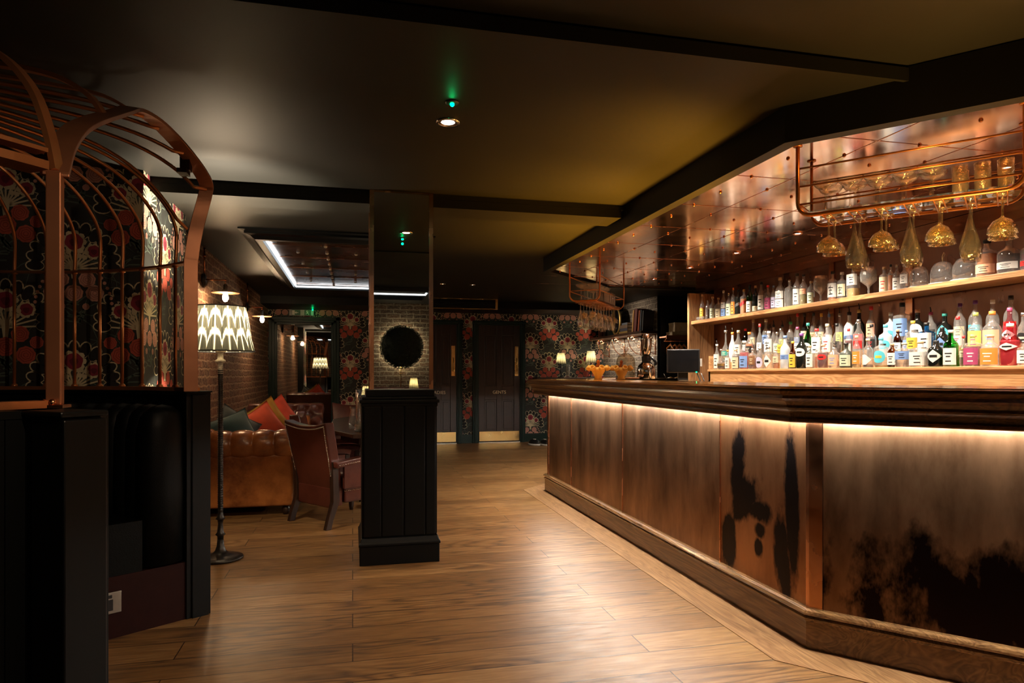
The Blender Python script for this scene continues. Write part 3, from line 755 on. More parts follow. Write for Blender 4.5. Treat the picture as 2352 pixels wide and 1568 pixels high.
obj('crown_moulding', MB().sweep(BP, [(-.15, 1.064), (-.152, 1.052), (-.135, 1.040), (-.125, 1.024), (-.13, 1.014), (-.118, 1.006), (-.105, .992), (-.10, .975), (-.112, .968), (-.112, .958), (-.105, .953), (-.088, .953), (-.088, .99), (.02, .99), (.02, 1.064)]), M['oak_dark'], bar)
obj('plinth_board', MB().sweep(BP, [(0, .001), (0, .118), (.06, .118), (.06, .001)]), M['knotty_oak'], bar)
obj('plinth_moulding', MB().sweep(BP, [(-.004, .118), (-.010, .124), (-.010, .132), (0, .137), (-.012, .145), (-.015, .154), (-.010, .163), (.004, .168), (.03, .168), (.06, .118)]), M['oak_gloss'], bar)
pin, pout = offset(BP, .06), offset(BP, .025)
def face_panel(name, a, b, mat, i):
    """copper sheet on run i from distance a to b"""
    p0, p1 = Vector(pout[i]), Vector(pout[i+1]); q0, q1 = Vector(pin[i]), Vector(pin[i+1]); L = (p1-p0).length; d = (p1-p0)/L
    n = Vector((-d.y, d.x))*.03
    A, B = p0+d*a, p0+d*min(b, L)
    obj(name, MB().prism([tuple(A), tuple(B), tuple(B+n), tuple(A+n)], .165, .995), mat, bar)
yy = lambda y: pout[1][1]-y
face_panel('copper_panel', 0, 2.6, M['patina_plain'], 0)
face_panel('copper_panel', 0, yy(5.67), M['patina_plain'], 1); face_panel('copper_panel', yy(5.668), yy(3.191), M['patina_plain'], 1)
face_panel('copper_panel', yy(3.189), yy(2.50), M['patina_stained'], 1); face_panel('copper_panel', .052, 3.4, M['patina_dark'], 2)
cst = MB()
for y in (5.669, 4.506, 3.19): cst.box(1.871, 1.876, y-.004, y+.004, .168, .99)
obj('seam_bead', cst, M['copper'], bar)
C1 = Vector(pout[2])
obj('corner_strip', MB().sweep([(C1.x, C1.y+.018), (C1.x, C1.y), tuple(C1+DN*.05)], [(-.006, .166), (-.006, .992), (.002, .992), (.002, .166)]), M['copper'], bar)
obj('corner_strip', MB().sweep([tuple(Vector(pout[1])+Vector((.05, .05))), pout[1], (pout[1][0], pout[1][1]-.05)], [(-.004, .166), (-.004, .992), (.002, .992), (.002, .166)]), M['copper'], bar)
obj('led_strip', MB().sweep(BP, [(-.022, .957), (-.022, .968), (.006, .968), (.006, .957)]), M['led_warm'], bar)
obj('inner_carcass', MB().sweep(BP, [(.065, .01), (.065, 1.077), (.50, 1.077), (.50, .01)]), M['black_paint'], bar)
# oak border board let into the floor round the bar
structure('trim_floor_border', MB().sweep(BP, [(-.20, .0), (-.20, .0025), (0, .0025), (0, .0)]), M['oak'])

# ------------------------------------------------------------ canopy over the bar with riveted copper underside
E2 = Vector((1.82, 2.57))+DN*3.2
SP = [(5.15, 7.38), (2.84, 7.38), (1.82, 6.37), (1.82, 2.57), (E2.x, E2.y)]
structure('ceiling_canopy', MB().sweep(SP, [(0, 2.15), (0, 2.355), (.065, 2.355), (.065, 2.15)]), M['ceiling_paint'])
so = offset(SP, .065)
cc = MB(); poly = [so[1], so[2], so[3], so[4], (5.2, so[4][1]), (5.2, so[1][1])]
cc.prism(poly, 2.168, 2.19); 
cpc = structure('ceiling_copper', cc, M['copper_polished'])
seams = MB(); rl = []
for i, x in enumerate((2.23, 2.68, 3.13, 3.58)):
    y0 = 2.15 if x < 2.5 else 1.6
    seams.box(x-.003, x+.003, y0, 6.75 if x < 2.6 else 7.25, 2.1665, 2.168)
for k in range(10):
    y = 1.9+.6*k
    xs = 1.90 if y > 2.6 else 1.9+(2.6-y)*.85
    seams.box(xs, 3.78, y-.003, y+.003, 2.1665, 2.168)
obj('panel_seam', seams, M['copper'], cpc)
def inside(x, y):
    if not (x > 1.93 and y < 7.25 and x < 3.79): return False
    if (y-6.37) > (x-1.82)-.12: return False
    if (Vector((x, y))-Vector((1.82, 2.57))).dot(Vector((.763, .646))) < .12: return False
    return True
for i in range(9):
    for k in range(22):
        x, y = 2.0+.225*i, 1.6+.3*k-(.1 if i % 2 else 0)
        if i % 2 and k % 2: continue
        if inside(x, y) and not any(math.hypot(x-a, y-b) < .06 for a, b in DOWN): rl.append((x, y))
rl.sort(key=lambda q: math.hypot(*q))
rvm = MB().lathe([(.0085, 0), (.008, -.005), (.005, -.009), (0, -.010)], 8)
first = None
for (x, y) in rl[:100]:
    if first is None: first = obj('rivet', rvm, M['copper'], cpc, world=False); o = first
    else: o = first.copy(); COL.objects.link(o); o.parent = cpc
    o.location = (x, y, 2.168)
if len(rl) > 100:
    rest = MB()
    for (x, y) in rl[100:]: rest.lathe([(.0085, 0), (.008, -.005), (.005, -.009), (0, -.010)], 8, (x, y, 2.168))
    o = obj('rivet_rows', rest, M['copper'], cpc); o['kind'] = 'stuff'
names = ['farthest', 'second farthest', 'third', 'fourth', 'fifth', 'sixth', 'nearest']
for (x, y), nm in zip(DOWN, names): downlight(x, y, 2.168, 'small %s downlight of the row in the copper canopy, counted from the far end' % nm, .034, 'copper', 'copper canopy downlights')

# ------------------------------------------------------------ back bar
bb = thing('back_bar', 'oak back bar with stepped ledge, upper shelf and copper backing behind the counter', 'back bar', (3.6, 4, 0))
XBK = 3.86
YB0 = .4
obj('back_panel', MB().box(XBK, XBK+.02, YB0, 6.70, .9, 2.10), M['copper_back'], bb)
obj('bulkhead', MB().box(3.80, XBK+.02, YB0, 7.0, 2.06, 2.166), M['copper_polished'], bb)
up = MB()
for y in (4.82, 4.02, 3.02): obj('upright', MB().box(XBK-.012, XBK, y-.03, y+.03, 1.2, 2.06), M['copper'], bb)
obj('upper_shelf', MB().box(3.585, XBK-.013, YB0, 6.70, 1.690, 1.725), M['oak'], bb, bevel=.003)
obj('side_panel', MB().box(3.56, XBK+.02, 6.70, 6.74, .9, 2.03), M['side_oak'], bb, bevel=.003)
obj('ledge', MB().box(3.44, 3.58, YB0, 6.10, 1.175, 1.195), M['shelf_oak'], bb, bevel=.004)
obj('ledge_fascia', MB().box(3.45, 3.47, YB0, 6.09, 1.0, 1.175), M['shelf_oak'], bb)
obj('ledge_step', MB().box(3.56, 3.68, YB0, 6.06, 1.1, 1.265), M['shelf_oak'], bb)
obj('ledge_step', MB().box(3.68, XBK-.001, YB0, 6.06, 1.1, 1.33), M['shelf_oak'], bb)
obj('base_cabinet', MB().box(3.28, XBK, YB0, 6.70, 0, .95), M['dark_wood'], bb)
obj('work_top', MB().box(3.22, XBK, YB0, 6.70, .95, .975), M['shelf_oak'], bb)
obj('end_board', MB().box(3.45, XBK, 6.06, 6.09, 1.0, 1.33), M['shelf_oak'], bb)

# ------------------------------------------------------------ bottles
YAWS, YAWC = math.sin(YAW), math.cos(YAW)
def at_x(px, py, x):
    l = (px-1176)/1550; dx, dy = YAWS+YAWC*l, YAWC-YAWS*l; t = x/dx
    return dy*t, 1.15+(859-py)/1550*t, t
GL = {'clear': clear_glass('bottle_clear', (1, 1, 1), 1.8, None, .45, milk=.085), 'green': clear_glass('bottle_green', (.10, .62, .16), 1.3), 'dark green': clear_glass('bottle_dark_green', (.05, .20, .07), 1.3),
      'brown': clear_glass('bottle_brown', (.45, .18, .05), 1.3), 'blue': clear_glass('bottle_blue', (.15, .55, .95), 1.3), 'pink': clear_glass('bottle_pink', (.95, .55, .60), 1.3),
      'black': plain('bottle_black', (.008, .009, .008), .08), 'white': plain('bottle_white', (.62, .66, .68), .15), 'frosted': plain('bottle_frosted', (.50, .55, .60), .35), 'grey': plain('bottle_grey', (.05, .06, .05), .4),
      'cut': M['glass_cut']}
def liquid(name, c):
    n = NT('liquid_'+name); t = n.n('ShaderNodeBsdfTransparent'); t.inputs[0].default_value = (*[q**.5 for q in c], 1)
    d = n.n('ShaderNodeBsdfPrincipled'); d.inputs['Base Color'].default_value = (*c, 1); d.inputs['Roughness'].default_value = .12
    mx = n.n('ShaderNodeMixShader'); mx.inputs[0].default_value = .55; n.l(t.outputs[0], mx.inputs[1]); n.l(d.outputs[0], mx.inputs[2]); n.l(mx.outputs[0], n.out.inputs[0]); return n.m
LQ = {'amber': liquid('amber', (.55, .17, .02)), 'dark': liquid('dark', (.06, .015, .008)), 'red': liquid('red', (.55, .01, .02)), 'gold': liquid('gold', (.50, .30, .05)), 'olive': liquid('olive', (.25, .20, .04)),
      'pink': liquid('pink', (.60, .18, .20)), 'ruby': liquid('ruby', (.20, .01, .015))}
CC = {'white': (.72, .74, .72), 'cream': (.66, .60, .42), 'yellow': (.80, .50, .06), 'orange': (.85, .28, .05), 'red': (.65, .03, .03), 'blue': (.18, .32, .66), 'aqua': (.10, .55, .70), 'green': (.05, .38, .16),
      'black': (.012, .012, .013), 'teal': (.03, .32, .28), 'purple': (.13, .03, .22), 'magenta': (.38, .06, .16), 'pale green': (.55, .66, .50), 'lilac': (.50, .50, .72), 'brown': (.22, .11, .05), 'cork': (.55, .38, .20), 'silver': (.6, .6, .6), 'peach': (.85, .45, .28), 'lime': (.58, .66, .15), 'gold': (.6, .42, .15)}
CM = {k: plain('print_'+k.replace(' ', '_'), tuple(q*.85 for q in v), .45 if k != 'silver' else .2, 0 if k not in ('silver', 'gold') else .9, .03) for k, v in CC.items()}
PROF = {
 'std': [(.0, 0), (.94, 0), (1, .02), (1, .55), (.9, .63), (.5, .72), (.34, .78), (.32, .93), (.35, .94), (0, .94)],
 'tall': [(0, 0), (.94, 0), (1, .02), (1, .48), (.8, .60), (.42, .72), (.32, .80), (.30, .94), (0, .94)],
 'whisky': [(0, 0), (.95, 0), (1, .02), (1, .62), (.92, .67), (.45, .72), (.33, .76), (.31, .93), (0, .93)],
 'squat': [(0, 0), (.95, 0), (1, .03), (1, .50), (.88, .60), (.40, .68), (.30, .74), (.30, .90), (.36, .90), (0, .91)],
 'square': [(0, 0), (.97, 0), (1, .02), (1, .64), (.95, .68), (.40, .73), (.32, .76), (.32, .90), (0, .90)],
 'flask': [(0, 0), (.8, 0), (1, .08), (1, .30), (.75, .45), (.30, .58), (.20, .68), (.20, .93), (.30, .97), (0, .97)],
 'small': [(0, 0), (.95, 0), (1, .03), (1, .58), (.85, .68), (.4, .76), (.36, .9), (0, .9)],
}
SQ = lambda a, z: 1/((abs(math.cos(a))**5+abs(math.sin(a))**5)**.2)*.92
def label_patch(r, z0, z1, sq, shape='band', a0=-62, a1=62, fac=PI):
    mb = MB(); n = 10; vs = []; fs = []
    for i in range(n+1):
        t = math.radians(a0+(a1-a0)*i/n); a = fac+t; rr = r*(SQ(a, 0)/.92*.955 if sq else 1.0)+.0008
        u = abs(i/n-.5)*2
        lo, hi = z0, z1
        zc = (z0+z1)/2
        if shape == 'diamond': lo, hi = zc-(zc-z0)*(1-u*.98), zc+(z1-zc)*(1-u*.98)
        elif shape == 'disc': k = math.sqrt(max(0, 1-u*u)); lo, hi = zc-(zc-z0)*k, zc+(z1-zc)*k
        elif shape == 'slant': lo, hi = z0+(z1-z0)*.5*i/n, z0+(z1-z0)*(.5+.5*i/n)
        elif shape == 'arrow': k = min(1, (1-i/n)*2.0) if i/n > .5 else 1; lo, hi = zc-(zc-z0)*k, zc+(z1-zc)*k
        x, y = rr*math.cos(a), rr*math.sin(a); vs += [(x, y, lo), (x, y, hi)]
    for i in range(n): fs.append((2*i, 2*i+1, 2*i+3, 2*i+2))
    mb.add(vs, fs, 0, True)
    if shape == 'band':  # print lines
        for zc, s in ((z0+(z1-z0)*.68, .55), (z0+(z1-z0)*.50, .35), (z0+(z1-z0)*.22, .45)):
            vs = []; fs = []
            for i in range(5):
                t = math.radians((a0+(a1-a0)*i/4)*s*.8); a = fac+t; rr = r*(SQ(a, 0)/.92*.955 if sq else 1.0)+.0013
                vs += [(rr*math.cos(a), rr*math.sin(a), zc-(z1-z0)*.035), (rr*math.cos(a), rr*math.sin(a), zc+(z1-z0)*.035)]
            for i in range(4): fs.append((2*i, 2*i+1, 2*i+3, 2*i+2))
            mb.add(vs, fs, 1, True)
    elif shape in ('disc', 'diamond'):
        vs = []; fs = []
        for i in range(5):
            t = math.radians((a0+(a1-a0)*i/4)*.45); a = fac+t; rr = r*(SQ(a, 0)/.92*.955 if sq else 1.0)+.0014
            zc = (z0+z1)/2; h = (z1-z0)*.10
            vs += [(rr*math.cos(a), rr*math.sin(a), zc-h), (rr*math.cos(a), rr*math.sin(a), zc+h)]
        for i in range(4): fs.append((2*i, 2*i+1, 2*i+3, 2*i+2))
        mb.add(vs, fs, 1, True)
    return mb
ROWX = {1: (3.50, 1.195), 2: (3.62, 1.265), 3: (3.755, 1.33), 0: (3.68, 1.725)}
ROWN = {1: 'front row of the back-bar ledge', 2: 'middle step of the back bar', 3: 'top step of the back bar', 0: 'upper shelf'}
GRP = {1: 'bottles in the front row of the back bar', 2: 'bottles on the middle step of the back bar', 3: 'bottles on the top step of the back bar', 0: 'bottles on the upper shelf'}
# (px centre, px top, px width, row, profile, glass, (liquid, level), cap, (label colour, z0, z1, shape), extras)
B = [
 (1613, 675, 11, 0, 'tall', 'clear', ('amber', .5), 'cork', ('yellow', .08, .46, 'band'), ''),
 (1626, 687, 11, 0, 'small', 'clear', ('dark', .5), 'silver', None, ''),
 (1637, 681, 13, 0, 'std', 'clear', ('amber', .2), 'cork', ('pale green', .05, .48, 'band'), ''),
 (1650, 683, 13, 0, 'whisky', 'clear', ('amber', .4), 'cork', ('cream', .05, .45, 'band'), ''),
 (1662, 667, 12, 0, 'std', 'clear', None, 'white', ('blue', .06, .32, 'band'), 'twolabel'),
 (1674, 673, 13, 0, 'std', 'clear', ('gold', .4), 'silver', ('pale green', .05, .55, 'band'), ''),
 (1684, 660, 10, 0, 'whisky', 'clear', None, 'orange', ('orange', .08, .50, 'band'), ''),
 (1696, 662, 15, 0, 'square', 'black', None, 'black', ('silver', .28, .50, 'slant'), ''),
 (1709, 662, 15, 0, 'square', 'clear', ('amber', .6), 'gold', ('red', .30, .56, 'slant'), ''),
 (1722, 653, 15, 0, 'std', 'green', None, 'black', ('white', .06, .42, 'band'), ''),
 (1735.5, 655, 14, 0, 'whisky', 'black', None, 'cork', ('cream', .06, .24, 'band'), ''),
 (1748.6, 647, 15, 0, 'std', 'clear', ('dark', .12), 'black', ('white', .08, .55, 'band'), ''),
 (1764, 654, 15, 0, 'whisky', 'clear', ('amber', .3), 'red', ('magenta', .08, .5, 'band'), ''),
 (1777, 653, 12, 0, 'small', 'clear', None, 'blue', ('lilac', .1, .5, 'band'), ''),
 (1792, 637, 21, 0, 'std', 'clear', ('olive', .3), 'cork', ('white', .05, .30, 'band'), 'twolabel'),
 (1814, 640, 19, 0, 'square', 'cut', None, 'silver', None, ''),
 (1831, 627, 18, 0, 'std', 'clear', ('dark', .1), 'black', ('white', .06, .52, 'band'), ''),
 (1846, 628, 17, 0, 'std', 'clear', ('olive', .34), 'black', ('peach', .35, .52, 'band'), ''),
 (1863, 643, 16, 0, 'small', 'clear', ('amber', .3), 'cork', ('pale green', .05, .48, 'band'), ''),
 (1913, 622, 22, 0, 'whisky', 'clear', ('amber', .3), 'black', ('white', .12, .58, 'band'), 'brush'),
 (1934, 624, 20, 0, 'whisky', 'clear', ('dark', .3), 'white', ('cream', .12, .55, 'band'), 'brush'),
 (1960, 612, 24, 0, 'square', 'clear', ('gold', .3), 'black', ('white', .40, .75, 'band'), 'brush'),
 (2031, 612, 20, 0, 'whisky', 'clear', ('dark', .6), 'cork', ('cream', .06, .60, 'band'), 'crest'),
 (2046, 606, 12, 0, 'whisky', 'clear', ('amber', .6), 'black', None, ''),
 (2060, 608, 17, 0, 'std', 'clear', None, 'silver', ('white', .06, .5, 'band'), ''),
 (2077, 606, 17, 0, 'whisky', 'clear', ('dark', .15), 'white', ('white', .25, .6, 'band'), ''),
 (2267, 549, 43, 0, 'whisky', 'clear', ('amber', .60), 'black', ('peach', .10, .33, 'band'), ''),
 (2318, 540, 46, 0, 'squat', 'clear', ('dark', .50), 'silver', ('white', .12, .30, 'band'), ''),
 (2362, 545, 30, 0, 'whisky', 'clear', ('ruby', .5), 'black', ('red', .15, .3, 'band'), ''),
 # front row
 (1646.7, 790, 14, 1, 'tall', 'clear', None, 'white', ('white', .05, .60, 'band'), 'pourer'),
 (1657.5, 803, 19, 1, 'flask', 'clear', ('dark', .30), 'silver', ('gold', .18, .30, 'band'), ''),
 (1671.6, 803, 12, 1, 'tall', 'clear', ('amber', .55), 'orange', ('white', .06, .60, 'band'), 'pourer'),
 (1690, 800, 17, 1, 'small', 'clear', ('dark', .62), 'cork', ('cream', .06, .58, 'band'), ''),
 (1709.6, 782, 21, 1, 'std', 'clear', ('red', .58), 'white', ('blue', .06, .46, 'band'), ''),
 (1728.5, 798, 16, 1, 'square', 'clear', ('ruby', .5), 'silver', ('brown', .2, .6, 'band'), ''),
 (1746, 797, 17, 1, 'small', 'clear', None, 'silver', ('lilac', .06, .55, 'disc'), ''),
 (1765, 794, 19, 1, 'small', 'clear', None, 'silver', ('white', .08, .60, 'diamond'), ''),
 (1783, 800, 14, 1, 'small', 'clear', ('amber', .3), 'cork', ('cream', .3, .6, 'band'), ''),
 (1803.5, 770, 21, 1, 'std', 'frosted', None, 'blue', ('blue', .28, .42, 'band'), ''),
 (1821, 783, 16, 1, 'tall', 'brown', ('dark', .6), 'yellow', ('yellow', .05, .52, 'band'), ''),
 (1841, 765, 24, 1, 'std', 'black', None, 'purple', ('white', .34, .58, 'disc'), ''),
 (1860.5, 792, 17, 1, 'whisky', 'clear', None, 'cork', ('white', .06, .62, 'band'), ''),
 (1875, 801, 10, 1, 'small', 'clear', ('amber', .6), 'silver', None, ''),
 (1890.5, 790, 23, 1, 'whisky', 'clear', ('ruby', .65), 'peach', ('red', .34, .58, 'disc'), ''),
 (1916.5, 796, 26, 1, 'small', 'clear', None, 'silver', ('peach', .12, .62, 'band'), 'art'),
 (1943.6, 785, 27, 1, 'squat', 'grey', None, 'black', ('pale green', .08, .50, 'band'), ''),
 (1967.5, 770, 18, 1, 'std', 'clear', ('gold', .1), 'cream', ('orange', .12, .50, 'band'), 'art'),
 (1993.5, 777, 22, 1, 'std', 'clear', ('dark', .1), 'cream', ('white', .10, .44, 'arrow'), ''),
 (2023.5, 774, 28, 1, 'whisky', 'clear', ('gold', .08), 'aqua', ('aqua', .15, .55, 'disc'), 'art'),
 (2049.5, 786, 20, 1, 'small', 'brown', ('dark', .6), 'cork', ('white', .10, .58, 'band'), ''),
 (2077.5, 784, 33, 1, 'square', 'clear', None, 'cream', ('blue', .30, .62, 'band'), ''),
 (2114, 781, 38, 1, 'square', 'clear', None, 'cork', ('white', .06, .56, 'band'), ''),
 (2150, 779, 33, 1, 'small', 'black', None, 'black', ('white', .15, .62, 'diamond'), ''),
 (2184, 757, 30, 1, 'std', 'green', None, 'white', ('white', .05, .50, 'band'), ''),
 (2213, 770, 15, 1, 'tall', 'clear', ('olive', .6), 'red', ('cream', .3, .5, 'band'), ''),
 (2234, 765, 30, 1, 'square', 'clear', ('ruby', .6), 'lime', ('magenta', .05, .55, 'band'), 'art'),
 (2275, 768, 39, 1, 'std', 'clear', None, 'peach', ('orange', .05, .56, 'band'), 'art'),
 (2320, 742, 40, 1, 'std', 'pink', ('pink', .6), 'white', ('white', .36, .54, 'diamond'), ''),
 (2352, 780, 22, 1, 'square', 'clear', None, 'silver', ('white', .1, .6, 'band'), ''),
 # middle step
 (1667, 760, 19, 2, 'flask', 'clear', ('olive', .2), 'silver', ('teal', .22, .36, 'band'), 'pourer'),
 (1682.5, 762, 16, 2, 'tall', 'white', None, 'orange', None, 'pourer'),
 (1696, 758, 17, 2, 'std', 'clear', None, 'cream', ('white', .25, .55, 'band'), ''),
 (1721, 762, 18, 2, 'std', 'clear', ('amber', .6), 'orange', ('black', .30, .52, 'band'), ''),
 (1745, 743, 13, 2, 'std', 'clear', ('dark', .5), 'red', ('white', .3, .5, 'band'), ''),
 (1766, 757, 20, 2, 'small', 'clear', None, 'white', ('white', .3, .7, 'band'), 'brush'),
 (1785, 762, 16, 2, 'std', 'clear', None, 'silver', ('pale green', .3, .6, 'band'), ''),
 (1793, 754, 14, 2, 'std', 'clear', ('gold', .5), 'silver', ('yellow', .25, .5, 'band'), ''),
 (1832, 750, 17, 2, 'std', 'clear', ('amber', .5), 'magenta', ('white', .2, .5, 'band'), ''),
 (1856, 741, 18, 2, 'tall', 'green', None, 'teal', ('white', .24, .46, 'disc'), ''),
 (1876, 751, 22, 2, 'small', 'clear', ('gold', .2), 'red', ('white', .2, .68, 'band'), ''),
 (1900, 742, 20, 2, 'whisky', 'clear', None, 'cream', ('white', .2, .62, 'band'), 'crest'),
 (1922, 742, 18, 2, 'std', 'clear', ('dark', .4), 'black', ('silver', .3, .5, 'band'), ''),
 (1949, 754, 15, 2, 'std', 'clear', ('ruby', .6), 'red', ('white', .25, .5, 'band'), ''),
 (1972, 733, 22, 2, 'std', 'clear', None, 'silver', ('red', .25, .45, 'band'), ''),
 (2002, 744, 20, 2, 'std', 'clear', ('dark', .6), 'black', ('black', .3, .55, 'band'), 'crest'),
 (2034, 744, 27, 2, 'whisky', 'frosted', None, 'aqua', ('aqua', .25, .52, 'disc'), ''),
 (2062, 753, 18, 2, 'small', 'brown', ('dark', .6), 'cork', ('white', .15, .5, 'band'), ''),
 (2082, 755, 14, 2, 'small', 'clear', None, 'blue', ('blue', .3, .6, 'band'), ''),
 (2097, 735, 25, 2, 'whisky', 'clear', None, 'yellow', ('yellow', .22, .52, 'band'), ''),
 (2128, 737, 30, 2, 'square', 'blue', None, 'black', ('white', .12, .66, 'band'), ''),
 (2164, 748, 26, 2, 'small', 'black', None, 'black', ('blue', .15, .62, 'diamond'), ''),
 (2200, 726, 24, 2, 'std', 'clear', ('gold', .1), 'red', ('white', .25, .5, 'band'), 'crest'),
 (2241, 717, 30, 2, 'std', 'clear', None, 'lime', ('lime', .15, .56, 'band'), 'art'),
 (2279, 714, 36, 2, 'std', 'clear', None, 'orange', ('peach', .15, .56, 'band'), 'art'),
 (2319, 706, 28, 2, 'std', 'pink', ('pink', .6), 'magenta', ('white', .30, .52, 'diamond'), ''),
 (2350, 717, 22, 2, 'std', 'clear', None, 'silver', ('black', .25, .5, 'disc'), ''),
 # top step
 (1712, 754, 15, 3, 'std', 'dark green', None, 'red', ('white', .2, .4, 'band'), ''),
 (1730, 733, 14, 3, 'std', 'clear', None, 'cork', ('cream', .3, .5, 'band'), ''),
 (1759.5, 732, 17, 3, 'std', 'clear', None, 'cream', ('blue', .3, .55, 'band'), ''),
 (1777, 745, 13, 3, 'tall', 'clear', None, 'black', None, 'pourer'),
 (1797, 745, 14, 3, 'tall', 'clear', ('gold', .4), 'black', ('lime', .3, .5, 'band'), 'pourer'),
 (1816, 738, 18, 3, 'std', 'clear', None, 'green', ('silver', .3, .5, 'band'), 'pourer'),
 (1832, 719, 14, 3, 'tall', 'clear', ('amber', .3), 'red', ('blue', .25, .4, 'band'), ''),
 (1848, 719, 16, 3, 'tall', 'black', None, 'black', ('cream', .35, .55, 'band'), ''),
 (1869, 717, 15, 3, 'std', 'clear', ('amber', .2), 'black', ('peach', .3, .5, 'band'), ''),
 (1886.5, 719, 15, 3, 'tall', 'clear', ('amber', .5), 'yellow', ('cream', .28, .52, 'band'), ''),
 (1904, 720, 14, 3, 'std', 'clear', None, 'blue', ('white', .25, .45, 'band'), 'pourer'),
 (1929, 719, 16, 3, 'std', 'clear', ('olive', .5), 'silver', ('lime', .25, .5, 'band'), 'pourer'),
 (1950.5, 716, 22, 3, 'std', 'white', None, 'black', ('blue', .3, .4, 'band'), 'pourer'),
 (1973.5, 710, 24, 3, 'std', 'black', None, 'gold', ('red', .2, .4, 'band'), 'pourer'),
 (2001, 703, 20, 3, 'std', 'clear', ('ruby', .6), 'red', ('peach', .3, .6, 'band'), ''),
 (2046, 716, 25, 3, 'whisky', 'frosted', None, 'white', ('aqua', .25, .5, 'disc'), ''),
 (2072, 690, 31, 3, 'square', 'clear', None, 'black', ('blue', .25, .62, 'band'), ''),
 (2107.5, 707, 30, 3, 'squat', 'black', None, 'peach', ('white', .22, .60, 'disc'), ''),
 (2138, 716, 24, 3, 'std', 'clear', None, 'magenta', ('silver', .3, .5, 'band'), 'pourer'),
 (2170, 717, 30, 3, 'squat', 'black', None, 'teal', ('aqua', .18, .62, 'diamond'), ''),
 (2205, 696, 24, 3, 'std', 'clear', None, 'purple', ('cream', .2, .45, 'band'), ''),
 (2240, 689, 26, 3, 'std', 'clear', None, 'purple', ('aqua', .2, .45, 'band'), ''),
 (2280, 688, 26, 3, 'std', 'clear', ('olive', .3), 'white', ('black', .3, .4, 'band'), ''),
 (2322, 678, 28, 3, 'std', 'clear', ('pink', .4), 'black', ('red', .25, .45, 'band'), ''),
]
used_labels = set(); prevdesc = {}
B.sort(key=lambda b: (b[3], b[0]))
def describe(b):
    px, pt, pw, row, prof, gl, liq, cap, lab, ex = b
    body = {'clear': 'clear', 'cut': 'cut-glass', 'white': 'opaque white', 'frosted': 'frosted'}.get(gl, gl)
    if gl == 'clear' and liq: body = {'amber': 'amber spirit', 'dark': 'dark spirit', 'red': 'bright red liqueur', 'gold': 'golden spirit', 'olive': 'olive-tinted', 'pink': 'pink spirit', 'ruby': 'ruby liqueur'}[liq[0]]
    shp = {'square': 'square ', 'flask': 'round-bellied ', 'squat': 'squat '}.get(prof, '')
    d = body+' '+shp+'bottle'
    if lab:
        w = {'disc': ' round', 'diamond': ' diamond', 'slant': ' slanting'}.get(lab[3], '')
        d += ', '+lab[0]+w+' label'
    return d+', '+cap+' cap'
def short(b):
    px, pt, pw, row, prof, gl, liq, cap, lab, ex = b
    return (cap+'-capped '+({'clear': 'clear', 'cut': 'cut-glass'}.get(gl, gl)))+' bottle'
prev = None
